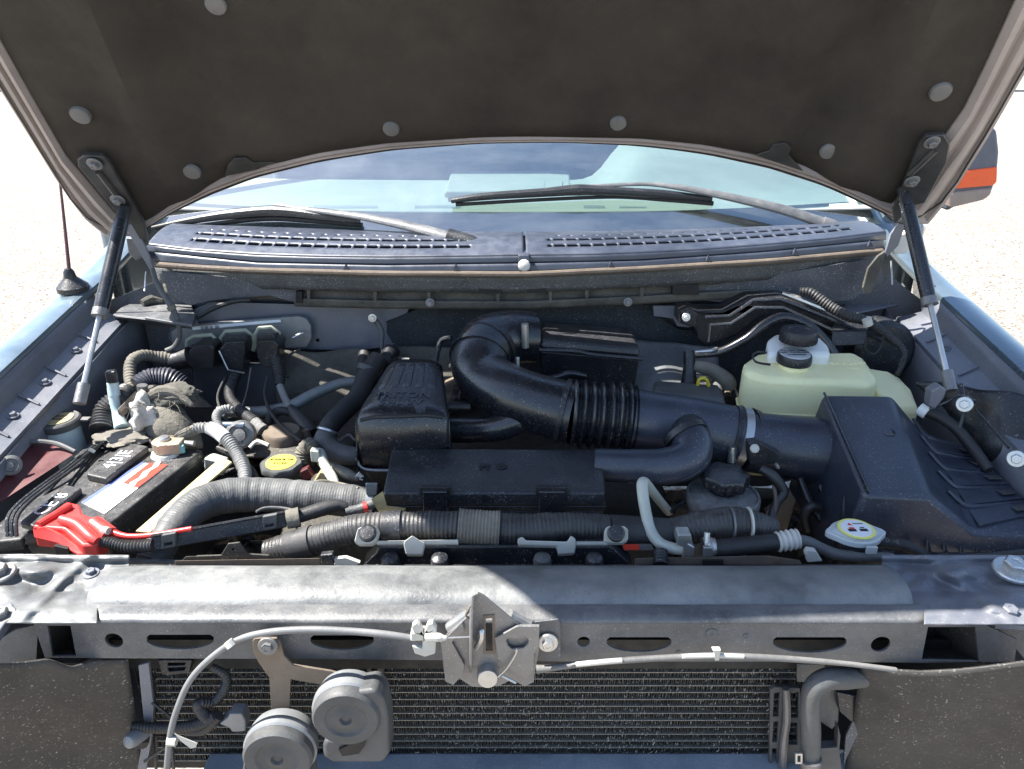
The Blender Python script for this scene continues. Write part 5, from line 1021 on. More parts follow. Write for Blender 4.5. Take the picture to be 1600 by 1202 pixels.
t.part('cap_label', MB().lathe(cc + V((0, 0, 0.0172)), (0, -0.05, 1), [(Rk * .9, 0), (Rk * .88, 0.0012), (Rk * .1, 0.0014)], 32), mat('silver_sticker', (0.5, 0.51, 0.52), 0.4, bump=0.05))
t.part('cap_lettering', MB().text('DO NOT OPEN', cc + V((0, 0.010, 0.0192)), (1, 0, 0), (0, 1, 0), 0.0068, 0.0003).text('HOT COOLANT', cc + V((0, 0.001, 0.0190)), (1, 0, 0), (0, 1, 0), 0.0075, 0.0003).text('WARNING', cc + V((0, -0.010, 0.0188)), (1, 0, 0), (0, 1, 0), 0.0068, 0.0003), M_black)
t.part('cap_tether', T([(1214, 560, 1.30, 1.6), (1200, 552, 1.31, 1.6), (1184, 550, 1.31, 1.6), (1176, 556, 1.30, 1.6), (1182, 566, 1.28, 1.8), (1204, 570, 1.27, 2)], seg=8), M_plastic)
t.part('moulded_text', MB().text('COOLANT', PZ(1325, 568, -0.4985), (1, 0, 0), (0, 1, 0), 0.014, 0.0006).text('-----', PZ(1332, 575, -0.500), (1, 0, 0), (0, 1, 0), 0.014, 0.0006), M_tank)
t.part('outlet_stub', T([(1436, 638, 1.15, 10), (1448, 646, 1.14, 10)], seg=14), M_tankw); t.done()
t = Thing('brake_reservoir', 'white brake fluid reservoir with a black knurled cap at the firewall', 'fluid reservoir')
tp = [PZ(1198, 530, -0.475), PZ(1210, 520, -0.47), PZ(1280, 522, -0.47), PZ(1296, 540, -0.48), PZ(1300, 552, -0.485), PZ(1200, 552, -0.485)]
n_ = len(tp); bt = [V((p.x, p.y, -0.60)) for p in tp]; b = MB(); b.add(tp + bt, [tuple(range(n_)), tuple(range(2 * n_ - 1, n_ - 1, -1))] + [(i, (i + 1) % n_, n_ + (i + 1) % n_, n_ + i) for i in range(n_)]); t.part('reservoir', b, M_tankw, bev=0.010)
cb = PZ(1247, 530, -0.465); Rb = 0.0335
t.part('cap', MB().lathe(cb, (0, 0, 1), [(Rb, -0.004), (Rb * 1.02, 0.0), (Rb, 0.014), (Rb * .93, 0.019), (Rb * .6, 0.019), (Rb * .55, 0.017), (Rb * .02, 0.017)], 48, lobe=(24, 0.02, Rb * .95)), M_box)
t.done()

# right rear moulded cover and hoses
t = Thing('wiper_motor_cover', 'black moulded cover with stepped ridges above the brake reservoir', 'cover')
cvo = [(1062, 484), (1072, 480), (1092, 486), (1130, 486), (1172, 466), (1222, 464), (1300, 492), (1345, 512), (1400, 530), (1400, 556), (1330, 540), (1270, 512), (1215, 492), (1185, 498), (1150, 525), (1105, 540), (1090, 530), (1086, 512), (1060, 505)]
t.part('panel', MB().plate(PP(cvo, 1.42), th=0.05), M_plastic, bev=0.004)
t.part('step', T([(1102, 496, 1.40, 3), (1140, 494, 1.40, 3), (1176, 470, 1.40, 3), (1218, 468, 1.40, 3), (1300, 500, 1.39, 3), (1380, 532, 1.37, 3)], seg=8, smooth=False), M_gloss)
t.part('step', T([(1108, 534, 1.385, 3), (1110, 508, 1.39, 3), (1142, 506, 1.39, 3), (1180, 481, 1.39, 3), (1224, 481, 1.39, 3), (1300, 516, 1.38, 3)], seg=8, smooth=False), M_gloss)
t.part('lug', MB().plate(PP([(1062, 486), (1074, 481), (1090, 490), (1088, 512), (1066, 506)], 1.405), th=0.02), M_plastic, bev=.002)
t.instance('bolt', BOLTZ, P(1072, 496, 1.40), aim((0, -1, 0.2)), scale=0.0085)
t.part('box', MB().hexa([P(1298, 542, 1.36), P(1355, 540, 1.36), P(1350, 520, 1.40), P(1300, 520, 1.40)], [P(1300, 518, 1.37), P(1356, 516, 1.37), P(1352, 504, 1.42), P(1302, 504, 1.42)]), M_plastic, bev=.003); t.done()
t = Thing('brake_booster_hose', 'long smooth black hose arching over the white brake reservoir', 'hose')
t.part('hose', T([(1085, 555, 1.37, 6), (1125, 550, 1.37, 7), (1165, 530, 1.37, 7), (1195, 508, 1.37, 8), (1225, 496, 1.37, 8), (1262, 508, 1.36, 8), (1290, 535, 1.35, 8), (1305, 556, 1.34, 8)], seg=14, sub=8), M_gloss); t.done()
t = Thing('washer_line', 'corrugated black line looping along the cover to the corner shelf', 'hose')
t.part('line', T([(1250, 455, 1.43, 6), (1268, 458, 1.42, 7), (1295, 478, 1.40, 8), (1325, 494, 1.38, 8), (1355, 502, 1.37, 8), (1382, 522, 1.35, 7), (1410, 545, 1.32, 5), (1412, 565, 1.30, 4), (1402, 585, 1.28, 4)], seg=12, rib=(0.006, 0.0008)), M_rubber)
t.part('bare_pipe', T([(1222, 458, 1.44, 4), (1250, 468, 1.43, 5), (1290, 484, 1.41, 5)], seg=10), M_steel); t.part('tie', MB().tube([P(1354, 498, 1.36), P(1357, 508, 1.36)], 0.009, seg=10), M_wpl); t.done()
t = Thing('corner_wiring', 'thin dark wires hanging round a black drum below the corner shelf', 'wiring')
t.part('drum', MB().lathe(P(1382, 548, 1.38), (0, -1, 0.1), [(0.06, -0.05), (0.06, 0), (0.05, 0.008), (0.01, 0.01)], 28), M_plastic)
t.part('wire', T([(1354, 528, 1.33, 2), (1352, 545, 1.33, 2), (1366, 554, 1.33, 2), (1378, 540, 1.33, 2), (1380, 526, 1.33, 2)], seg=6), M_rubber); t.part('wire', T([(1409, 560, 1.30, 3), (1404, 582, 1.29, 3), (1412, 570, 1.29, 2)], seg=6), M_rubber); t.done()
t = Thing('tank_hose', 'dark rubber hose curving from the coolant tank behind the louvred air box', 'hose')
t.part('hose', T([(1442, 642, 1.15, 8), (1465, 650, 1.14, 9), (1492, 668, 1.12, 9), (1520, 700, 1.09, 9), (1545, 735, 1.05, 8)], seg=14), M_rubber); t.done()
t = Thing('fender_liner', 'crumpled black fender liner with zinc bolts under the strut on the mirror side', 'fender liner')
b = MB(); b.grid(lambda u, v: (lambda q: q + V((0.018 * noise.noise(q * 16), 0.01 * noise.noise(q * 22), 0.014 * noise.noise(q * 19 + V((3, 3, 3))))))(P((1440 * (1 - u) + 1610 * u) * (1 - v) + (1530 * (1 - u) + 1650 * u) * v, (598 * (1 - u) + 622 * u) * (1 - v) + (708 * (1 - u) + 840 * u) * v, 1.19 * (1 - v) * (1 - u) + 1.10 * (1 - v) * u + v * (1.12 * (1 - u) + .93 * u))), 26, 26); t.part('liner', b, M_plastic, solid=0.002, ang=60)
t.part('cord', T([(1452, 640, 1.11, 2), (1480, 628, 1.10, 2), (1500, 618, 1.10, 2), (1524, 628, 1.08, 3)], seg=6), M_gloss); t.part('cord', T([(1524, 640, 1.075, 2), (1552, 672, 1.02, 2), (1576, 700, .98, 2)], seg=8), M_plastic); t.part('cord', T([(1502, 600, 1.12, 3), (1506, 640, 1.09, 3), (1500, 668, 1.08, 3)], seg=8), M_plastic)
for x, y, Y in ((1507, 632, 1.08), (1588, 717, .955)):
    t.instance('bolt', BOLTZ, P(x, y, Y), aim((-0.55, -0.75, 0.3)), scale=0.0125)
t.part('strut_foot', MB().plate(PP([(1455, 612), (1470, 603), (1480, 610), (1476, 622), (1462, 640), (1452, 636)], 1.10), th=0.02), M_apron, bev=.003); t.done()

# ---------------------------------------------------------------- left side of the bay
zb = -0.600
BT = [PZ(38, 838, zb), PZ(166, 822, zb), PZ(315, 704, zb), PZ(182, 686, zb)]
bx = (BT[1] - BT[0]).normalized(); by = (BT[3] - BT[0]).normalized()
t = Thing('battery', 'black car battery with raised vent caps and a white and red label', 'battery')
t.part('case', MB().hexa([p + V((0, 0, -0.19)) for p in BT], [p + V((0, 0, -0.012)) for p in BT]), M_batt, bev=0.004)
cb_ = sum(BT, V()) / 4
t.part('lid', MB().hexa([cb_ + (p - cb_) * 1.025 + V((0, 0, -0.014)) for p in BT], [cb_ + (p - cb_) * 1.01 + V((0, 0, 0.0)) for p in BT]), M_batt, bev=0.003)
for q in ([(134, 741), (166, 748), (232, 697), (198, 690)], [(30, 815), (52, 822), (128, 762), (104, 757)]):
    qq = PZZ(q, zb + 0.012); t.part('vent_cap', MB().hexa([a + V((0, 0, -0.012)) for a in qq], qq), M_batt, bev=0.003)
    ctr = sum(qq, V()) / 4; dx = (qq[3] - qq[0]).normalized()
    txt = '4|3|E' if q[0][0] == 134 else 'CE 8'
    t.part('cap_print', MB().text(txt, ctr + V((0, 0, 0.0006)), dx, V((0, 0, 1)).cross(dx), 0.030, 0.0003), M_white)
lq = PZZ([(127, 785), (163, 803), (262, 727), (221, 723)], zb + 0.0012)
t.part('label', MB().plate(lq, th=0.0008, n=(0, 0, 1)), M_white)
t.part('label_blue', MB().plate([a + V((0, 0, 0.0006)) for a in (lq[0], lq[0].lerp(lq[1], .12), lq[3].lerp(lq[2], .12), lq[3])], th=0.0005, n=(0, 0, 1)), M_blue)
rq = [lq[0].lerp(lq[3], .52).lerp(lq[1].lerp(lq[2], .52), .38), lq[1].lerp(lq[2], .50), lq[2], lq[3].lerp(lq[2], .30)]
t.part('label_red', MB().plate([a + V((0, 0, 0.0010)) for a in rq], th=0.0005, n=(0, 0, 1)), M_rprint)
cr_ = sum(rq, V()) / 4; dx = (rq[3] - rq[0]).normalized(); dy = V((0, 0, 1)).cross(dx); wz = [(-.040, -.004), (-.028, .006), (-.012, .001), (.004, .007), (.020, .002), (.036, .008), (.040, .000), (.026, -.006), (.010, -.002), (-.006, -.008), (-.022, -.004), (-.036, -.009)]
t.part('label_word', MB().plate([cr_ + V((0, 0, 0.0016)) + dx * (a * 1.05) + dy * (b_ * .9) for a, b_ in wz], th=0.0004, n=(0, 0, 1)), M_white)
t.done()
t = Thing('battery_tray_cover', 'dusty black plastic tray cover along the outer side of the battery', 'tray cover')
t.part('sheet', MB().quadbox(PZZ([(-40, 850), (34, 842), (196, 684), (150, 682)], -0.606), 0.02), M_batt, bev=.004)
for d in (0, 7, 14):
    t.part('moulded_rib', MB().tube([PZ(12 + d, 838, -0.592), PZ(12 + d, 810, -0.575), PZ(28 + d, 788, -0.570), PZ(60 + d, 762, -0.575), PZ(104 + d, 730, -0.590), PZ(150 + d * .8, 694, -.598)], 0.0028, seg=8), M_plastic)
t.done()
t = Thing('battery_strap', 'thin black strap looping over the vent caps of the battery', 'strap')
t.part('strap', T([(48, 800, .96, 2.5), (90, 752, 1.02, 2.5), (130, 716, 1.08, 2.6), (165, 690, 1.13, 2.8), (200, 676, 1.16, 2.8), (228, 682, 1.15, 2.6), (241, 700, 1.12, 2.4)], seg=8), M_gloss)
for x, y, Y in ((112, 735, 1.05), (143, 706, 1.09)):
    t.part('buckle', MB().tube([P(x - 4, y - 4, Y), P(x + 5, y + 1, Y)], 0.003, seg=8), M_steel)
t.done()
t = Thing('battery_terminal_clamp', 'corroded tan terminal clamp on the rear battery post', 'terminal clamp')
c = PZ(258, 695, zb + 0.016)
t.part('post', MB().lathe(c, (0, 0, 1), [(0.010, -0.016), (0.0095, 0.013), (0.008, 0.015), (0.001, 0.0155)], 20), M_steel)
t.part('ring', MB().lathe(c, (0, 0, 1), [(0.020, -0.008), (0.020, 0.008), (0.011, 0.009)], 20), M_brass)
t.part('yoke', MB().hexa([c + V(q) for q in ((-0.005, -0.022, -.012), (0.030, -0.012, -.012), (0.030, 0.012, -.012), (0.0, 0.018, -.012))], [c + V(q) for q in ((-0.005, -0.022, .008), (0.030, -0.012, .008), (0.030, 0.012, .008), (0.0, 0.018, .008))]), M_brass, bev=.002)
t.part('foot', MB().lathe(c + V((0, -.004, -0.016)), (0, 0, 1), [(0.024, 0), (0.022, 0.005)], 20), M_wpl)
t.part('corrosion', MB().box(c + V((0.030, -0.008, -0.004)), (0.010, 0.006, 0.014)), M_turq, bev=.001)
t.part('bolt_shank', MB().tube([c + V((0.018, 0.008, 0)), c + V((0.048, 0.004, 0))], 0.005, seg=10), M_steel); t.done()
t = Thing('negative_cable', 'pale taped cable arching from the rear battery post down to the engine', 'cable')
t.part('boot', T([(272, 692, 1.13, 7), (284, 682, 1.135, 9), (300, 674, 1.14, 9), (308, 670, 1.14, 8)], seg=14), M_loomtan)
t.part('loom', T([(304, 670, 1.14, 8), (322, 668, 1.14, 8), (340, 674, 1.135, 9), (358, 690, 1.12, 10), (370, 708, 1.10, 10), (380, 730, 1.07, 10), (384, 752, 1.04, 9)], seg=16, rib=(0.0055, 0.0010)), M_loomwhite)
t.part('tape', T([(326, 668, 1.139, 10), (340, 675, 1.134, 11), (352, 685, 1.124, 11)], seg=16), mat('white_dirty_tape', (0.60, 0.60, 0.62), 0.6, speck=0.8, scol=(0.08, 0.07, 0.07), sscale=120, bump=0.4)); t.done()
t = Thing('branch_loom', 'short pale ribbed loom curling up behind the taped battery cable', 'cable')
t.part('loom', T([(346, 672, 1.15, 6), (338, 656, 1.17, 6), (342, 644, 1.19, 7), (356, 638, 1.20, 6), (362, 642, 1.20, 5)], seg=12, rib=(0.004, .0007)), M_loomwhite); t.done()
# red terminal cover
t = Thing('terminal_cover', 'bright red plastic cover over the front battery terminal', 'terminal cover')
zr = -0.578
t1 = [PZ(49, 824, zr), PZ(60, 806, zr), PZ(106, 784, zr), PZ(122, 786, zr), PZ(128, 802, zr + .0), PZ(150, 806, zr - .004), PZ(168, 812, zr - .006), PZ(168, 822, zr - .008), PZ(146, 846, zr - .012), PZ(118, 838, zr - .008), PZ(88, 816, zr), PZ(72, 816, zr), PZ(66, 828, zr)]
t1 = [PZ(49, 822, zr), PZ(104, 783, zr), PZ(124, 787, zr), PZ(130, 802, zr - .003), PZ(170, 816, zr - .008), PZ(152, 850, zr - .012), PZ(128, 852, zr - .012), PZ(98, 826, zr - .004)]
n_ = len(t1); lo = [V((p.x * 1.0, p.y - 0.002, p.z - 0.034)) for p in t1]
b = MB(); b.add(t1 + lo, [tuple(range(n_)), tuple(range(2 * n_ - 1, n_ - 1, -1))] + [(i, (i + 1) % n_, n_ + (i + 1) % n_, n_ + i) for i in range(n_)]); t.part('cover', b, M_red, bev=0.004)
t.part('ridge', MB().tube([PZ(60, 820, zr + .001), PZ(110, 790, zr + .002)], 0.005, seg=10), M_red); t.part('ridge', MB().tube([PZ(96, 812, zr + .002), PZ(120, 820, zr), PZ(140, 838, zr - .006), PZ(152, 846, zr - .01)], [0.007, .008, .008, .006], seg=12), M_red)
t.part('spout', MB().tube([PZ(148, 820, zr - .008), PZ(172, 838, zr - .014)], 0.013, seg=14), M_red)
t.part('flap', MB().plate([P(70, 822, .862), P(98, 836, .855), P(140, 868, .835), P(120, 868, .835), P(86, 848, .85), P(52, 840, .86), P(50, 826, .865)], th=0.01, n=(0.1, -0.8, 0.5)), M_red, bev=.003)
t.part('plus_mark', MB().box(PZ(92, 801, zr + .0006), (0.010, 0.0025, 0.0008)).box(PZ(92, 801, zr + .0006), (0.0025, 0.010, 0.0008)), M_black)
t.part('clip', MB().plate(PP([(84, 853), (106, 858), (110, 868), (86, 866)], .84), th=0.006), M_black, bev=.001); t.done()
t = Thing('positive_cable', 'bright red battery cable running beside the black taped loom', 'cable')
t.part('red_sleeve', T([(160, 830, .865, 6), (176, 832, .862, 5), (200, 838, .855, 4.5), (240, 836, .852, 4.5), (300, 826, .855, 4)], seg=12), M_red)
t.part('taped_loom', T([(152, 846, .85, 7), (172, 848, .848, 9), (200, 854, .842, 10), (240, 852, .84, 10)], seg=16, rib=(0.0045, 0.0008)), M_loom); t.part('bolt_end', T([(160, 828, .86, 6), (170, 830, .857, 6)], seg=10), M_wpl); t.done()
t = Thing('cable_conduit', 'long black rectangular cable conduit crossing in front of the radiator hose', 'conduit')
def cb4(x, y0, y1, Y): return [P(x, y0, Y), P(x, y1, Y - 0.008), P(x, y1, Y + 0.016), P(x, y0, Y + 0.024)]
a_, c_ = cb4(236, 838, 862, .845), cb4(448, 800, 824, .905)
t.part('channel', MB().hexa(a_, c_), M_box, bev=.0015)
t.part('lid_edge', MB().tube([P(236, 838, .843), P(448, 800, .903)], 0.0025, seg=6), M_plastic)
for x, y in ((262, 845), (420, 816)):
    t.part('snap_clip', MB().plate(PP([(x - 10, y - 8), (x + 12, y - 12), (x + 12, y + 10), (x - 9, y + 14)], .838 if x < 300 else .885), holes=[PP([(x - 6, y + 4), (x + 7, y + 2), (x + 7, y + 7), (x - 6, y + 9)], .838 if x < 300 else .885)], th=0.006), M_horn, bev=.001)
t.part('outlet_boot', T([(446, 812, .90, 11), (470, 806, .91, 13), (500, 796, .92, 13), (526, 790, .93, 12), (542, 794, .93, 8)], seg=16, ell=((0, .5, .8), 0.8)), M_rubber)
t.part('tape', T([(448, 812, .895, 15), (468, 808, .90, 16)], seg=14), M_loomtan); t.part('thin_wire', T([(400, 800, .90, 2), (414, 794, .91, 2.5), (440, 794, .915, 2.5), (470, 800, .91, 2.5)], seg=8), M_hose); t.done()
t = Thing('fuse_link_cable', 'grey sleeved cable with red band and ragged yellow tape entering the fuse box', 'cable')
t.part('sleeve', T([(540, 800, .925, 8), (560, 796, .93, 8), (580, 788, .935, 8), (600, 782, .94, 7)], seg=14), M_hose); t.part('red_band', T([(568, 794, .929, 9), (574, 792, .931, 9)], seg=14), M_red)
t.part('yellow_tape', MB().plate(PP([(580, 780), (598, 768), (604, 790), (634, 794), (628, 804), (602, 806), (590, 798)], .918), th=0.003, n=(0, -0.7, 0.7)), M_ybar); t.part('frayed_wire', T([(560, 806, .92, 3), (590, 806, .915, 3), (620, 802, .915, 3)], seg=8), M_loomtan); t.done()
t = Thing('battery_hold_bar', 'flat yellowed steel hold down bar slanting beside the battery', 'bar')
t.part('bar', MB().quadbox([PZ(346, 714, -.585), PZ(362, 722, -.585), PZ(234, 832, -.615), PZ(212, 830, -.615)], 0.003), M_ybar)
t.part('grey_foot', MB().hexa([PZ(318, 740, -.64), PZ(350, 745, -.64), PZ(362, 722, -.64), PZ(330, 715, -.64)], [PZ(316, 716, -.59), PZ(340, 722, -.59), PZ(360, 716, -.59), PZ(334, 707, -.59)]), M_alu, bev=.006); t.done()
# washer bottle neck
t = Thing('washer_bottle', 'pale blue washer bottle neck with yellow printed lid by the fender', 'washer bottle')
c = P(94, 658, 1.17); Rw = RP(30, 94, 658, 1.17)
t.part('neck', MB().lathe(c, (0, 0, 1), [(Rw * .95, -0.11), (Rw * .88, -0.02), (Rw * .82, 0)], 28), M_washer)
t.part('lid', MB().lathe(c, (-0.05, -0.05, 1), [(Rw * .98, -0.010), (Rw * 1.0, -0.006), (Rw * 1.0, 0.002), (Rw * .92, 0.005), (Rw * .85, 0.004)], 32), M_horn)
t.part('lid_print', MB().lathe(c + V((0, 0, 0.0045)), (-0.05, -0.05, 1), [(Rw * .68, 0), (Rw * .66, 0.001), (Rw * .1, 0.001)], 28), M_ybar)
t.part('print_marks', MB().text('WASHER', c + V((0, 0.007, 0.0062)), (1, 0, 0), (0, 1, 0), 0.009, 0.0003).text('FLUID', c + V((0, -0.004, 0.0060)), (1, 0, 0), (0, 1, 0), 0.009, 0.0003), M_black)
t.part('lid_tab', MB().box(c + V((Rw * 1.15, 0.008, 0)), (0.018, 0.012, 0.004)), M_clip, bev=.001); t.done()
t = Thing('headlamp_shroud', 'dark maroon plastic panel with round grey grommet at the frame edge', 'panel')
t.part('panel', MB().plate([P(-40, 800, .93), P(-40, 700, 1.05), P(30, 690, 1.10), P(36, 690, 1.11), P(90, 692, 1.12), P(122, 706, 1.09), P(0, 785, .97)], th=0.004, n=(0.5, -.6, .6)), M_dred, bev=.001)
t.part('grommet', MB().lathe(P(17, 727, 1.03), (0.4, -0.8, 0.4), [(0.016, -0.002), (0.016, 0.002), (0.011, 0.004), (0.009, 0.001), (0.006, 0.001), (0.005, 0.004), (0.001, 0.004)], 24), M_clip)
t.part('rim', T([(30, 690, 1.09, 3), (60, 690, 1.10, 4), (90, 694, 1.10, 4), (118, 706, 1.08, 3)], seg=8), M_horn); t.done()
# transmission dipstick
t = Thing('filler_tube', 'upright pale filler tube with a black square cap near the burlap wrap', 'filler tube')
t.part('tube', T([(190, 668, 1.17, 11), (183, 645, 1.19, 8), (178, 620, 1.20, 8), (177, 606, 1.205, 9)], seg=14), M_washer)
t.part('collar', MB().tube([P(179, 618, 1.20), P(176, 598, 1.205)], 0.010, seg=12), M_washer); t.part('cap', MB().hexa([P(167, 600, 1.19), P(184, 599, 1.19), P(185, 594, 1.215), P(168, 595, 1.215)], [P(163, 582, 1.19), P(180, 580, 1.19), P(182, 577, 1.215), P(166, 578, 1.215)]), M_plastic, bev=.003); t.done()
# burlap lump
t = Thing('burlap_wrap', 'torn grey burlap wrap bundled over the bracket behind the battery', 'heat wrap')
def lump(c, r, seed, fine=3.0, fold=0.25):
    bm = bmesh.new(); bmesh.ops.create_icosphere(bm, subdivisions=4, radius=1); vs = []
    for v in bm.verts:
        n = v.co.normalized(); k = 1 + fold * noise.noise(n * 1.6 + V((seed, 0, 0))) + fold * 0.45 * noise.noise(n * 4.5 + V((0, seed, 0))) + 0.05 * noise.noise(n * 12)
        vs.append(c + V((n.x * r[0], n.y * r[1], n.z * r[2])) * k)
    fs = [tuple(q.index for q in f.verts) for f in bm.faces]; bm.free(); b = MB(); b.add(vs, fs); return b
cb0 = [(212, 690), (312, 694), (306, 640), (280, 612), (226, 618), (208, 650)]
def cloth_fn(u, v):
    x = (214 - 4 * v) * (1 - u) + (314 - 28 * v ** 2) * u; y = 700 * (1 - v) + (622 - 10 * math.sin(u * 3.1) + 18 * u * u) * v; bul = math.sin(u * math.pi) ** .6 * math.sin(min(1, v * 1.15) * math.pi) ** .5
    p = P(x, y, 1.17 + 0.05 * v - 0.035 * bul); return p + V((0.004 * noise.noise(p * 30), -0.010 * noise.noise(p * 18), 0.004 * noise.noise(p * 26)))
t.part('bundle', MB().grid(cloth_fn, 40, 34), M_cloth, solid=0.006, ang=60)
t.part('top_fold', lump(P(266, 616, 1.215), (0.050, 0.03, 0.016), 3.2, fold=0.35), M_quilt, ang=60)
t.part('torn_fold', lump(P(228, 650, 1.18), (0.026, 0.03, 0.035), 1.1, fold=0.5), mat('pale_torn_felt', (0.45, 0.43, 0.39), 0.9, bump=0.8, bscale=90, vary=0.2), ang=60)
t.part('frayed_edge', MB().tube([P(225, 625, 1.19), P(250, 612, 1.20), P(275, 614, 1.20), P(300, 634, 1.19)], [0.006, .011, .010, .004], seg=9), M_cloth)
t.part('loose_flap', lump(P(190, 683, 1.15), (0.045, 0.03, 0.010), 7.7, fold=0.4), M_loomtan, ang=60)
for i in range(14):
    a = P(222 + random.random() * 80, 606 + random.random() * 55, 1.15); t.part('thread', MB().tube([a, a + V((random.uniform(-.015, .015), -0.012, random.uniform(-.004, .015))), a + V((random.uniform(-.03, .03), -0.02, random.uniform(-.02, .01)))], 0.0006, seg=4), M_cloth)
t.done()
t = Thing('wood_toned_bracket', 'slanting tan flat bracket beside the filler tube', 'bracket')
t.part('bar', MB().hexa([P(184, 648, 1.17), P(192, 654, 1.17), P(222, 622, 1.20), P(214, 616, 1.20)], [P(182, 640, 1.17), P(190, 645, 1.17), P(220, 614, 1.20), P(212, 609, 1.20)]), M_rustb, bev=.002)
t.part('stud', MB().tube([P(222, 602, 1.20), P(224, 622, 1.20)], 0.009, seg=12), M_horn); t.done()
t = Thing('corrugated_conduit', 'dark blue black corrugated conduit disappearing under the connectors', 'conduit')
t.part('conduit', T([(214, 606, 1.28, 16), (235, 596, 1.30, 20), (262, 596, 1.31, 22), (285, 608, 1.31, 18)], seg=20, rib=(0.0052, 0.0011)), mat('blue_black_conduit', (0.02, 0.024, 0.04), 0.4, dust=0.2)); t.done()
t = Thing('corrugated_conduit', 'dusty black corrugated conduit standing beside the apron', 'conduit')
t.part('conduit', T([(160, 672, 1.17, 18), (168, 645, 1.20, 20), (190, 622, 1.22, 18), (200, 612, 1.24, 14)], seg=20, rib=(0.0058, 0.0012)), M_loom); t.done()

# engine control plate and connectors
t = Thing('control_module', 'grey metal module plate with printed strip on the firewall', 'control module')
t.part('plate', MB().plate(PP([(266, 520), (275, 512), (300, 508), (465, 494), (478, 498), (486, 510), (487, 530), (480, 542), (455, 545), (380, 548), (300, 556), (270, 548)], 1.475), th=0.012), mat('pale_module_metal', (0.26, 0.27, 0.28), 0.45, metal=0.4, dust=0.4, dcol=(0.22, 0.2, 0.18), dscale=12, bump=0.3, updust=False), bev=.003)
t.part('print_strip', MB().plate(PP([(300, 511), (438, 499.5), (439, 503.5), (301, 516)], 1.472), th=0.001), M_white)
t.part('strip_text', MB().text('|||-||||| ||||  |||||', P(328, 511.3, 1.4708), (1, 0.0, 0.082), (0, 0.1, 1), 0.007, 0.0003), M_black)
t.part('screw_stud', MB().tube([P(457, 528, 1.45), P(474, 520, 1.46)], 0.003, seg=8), M_steel)
t.part('lower_box', MB().hexa([P(300, 640, 1.42), P(440, 640, 1.42), P(440, 600, 1.48), P(300, 600, 1.48)], [P(300, 572, 1.44), P(440, 568, 1.44), P(440, 560, 1.48), P(300, 565, 1.48)]), mat('blue_black_box', (0.018, 0.022, 0.035), 0.5, dust=0.2), bev=.005); t.done()
def conn(pts_frame, pts_body, pts_top, lab, mb_, my):
    t = Thing('module_connector', lab, 'connector', 'connectors plugged into the grey control module')
    t.part('frame', T([(a, c, 1.44, 3.2) for a, c in pts_frame], seg=8, smooth=False), my)
    f = PP(pts_body, 1.395); bk = [q * (1.445 / 1.395) for q in PP(pts_body, 1.395)]
    t.part('body', MB().plate(f, th=0.05, n=(0, -1, 0)), mb_, bev=.004)
    t.part('top_block', MB().plate(PP(pts_top, 1.41), th=0.03, n=(0, -1, 0.2)), M_box, bev=.003)
    return t
my = mat('grey_green_plastic', (0.30, 0.33, 0.26), 0.6, dust=0.5, dcol=(0.4, 0.38, 0.3))
t = conn([(292, 546), (292, 532), (302, 525), (330, 523), (340, 532), (342, 548)], [(293, 550), (302, 541), (330, 539), (335, 545), (333, 574), (300, 580), (292, 572)], [(298, 538), (332, 535), (334, 545), (298, 548)], 'sunlit dusty connector with elbow boot, nearest the apron', M_loom, my)
t.part('elbow_boot', T([(268, 566, 1.40, 14), (284, 562, 1.40, 15), (298, 558, 1.40, 17)], seg=16), M_loom)
t.part('taped_loom', T([(272, 561, 1.40, 10), (245, 558, 1.39, 9), (222, 556, 1.37, 9), (205, 566, 1.34, 9), (203, 590, 1.31, 9), (206, 612, 1.28, 8)], seg=14, rib=(.007, .0006)), M_loomtan); t.done()
t = conn([(344, 552), (345, 528), (352, 518), (384, 516), (394, 524), (396, 548)], [(342, 546), (352, 536), (382, 534), (384, 545), (380, 582), (360, 586), (348, 568)], [(348, 528), (384, 525), (386, 538), (348, 542)], 'shaded black connector in the middle of the three', M_plastic, my)
t.part('clip_wire', MB().tube([P(342, 548, 1.39), P(356, 578, 1.385), P(382, 583, 1.385)], 0.0018, seg=6, smooth=False), M_steel)
t.part('loom', T([(370, 582, 1.40, 8), (362, 600, 1.38, 9), (360, 622, 1.34, 8), (376, 642, 1.30, 9), (400, 662, 1.26, 10), (408, 668, 1.25, 10)], seg=12, rib=(.006, .0007)), M_rubber); t.part('pale_end', T([(396, 660, 1.255, 10), (410, 672, 1.245, 10)], seg=12), M_loomwhite); t.done()
t = conn([(399, 544), (399, 522), (405, 513), (424, 511), (436, 519), (441, 548)], [(400, 548), (402, 534), (428, 532), (436, 540), (434, 572), (410, 576), (402, 560)], [(402, 524), (428, 521), (432, 534), (402, 536)], 'shaded black connector at the inner end of the grey module', M_plastic, my)
t.part('loom', T([(430, 560, 1.40, 9), (436, 585, 1.38, 9), (437, 602, 1.36, 7)], seg=12, rib=(.006, .0008)), M_rubber)
t.part('pale_sleeve', T([(437, 602, 1.36, 5.5), (444, 620, 1.34, 5.5), (453, 638, 1.32, 6)], seg=10), M_loomwhite)
t.part('lower_loom', T([(452, 636, 1.32, 6), (466, 654, 1.30, 12), (478, 668, 1.28, 13), (486, 678, 1.27, 12)], seg=12), M_loom); t.part('loop', T([(462, 648, 1.31, 6), (440, 642, 1.31, 7), (424, 650, 1.31, 7), (418, 664, 1.30, 7)], seg=12), M_rubber); t.done()
t = Thing('ground_strap', 'grey ground wire with a ring lug bolted high on the firewall', 'ground wire')
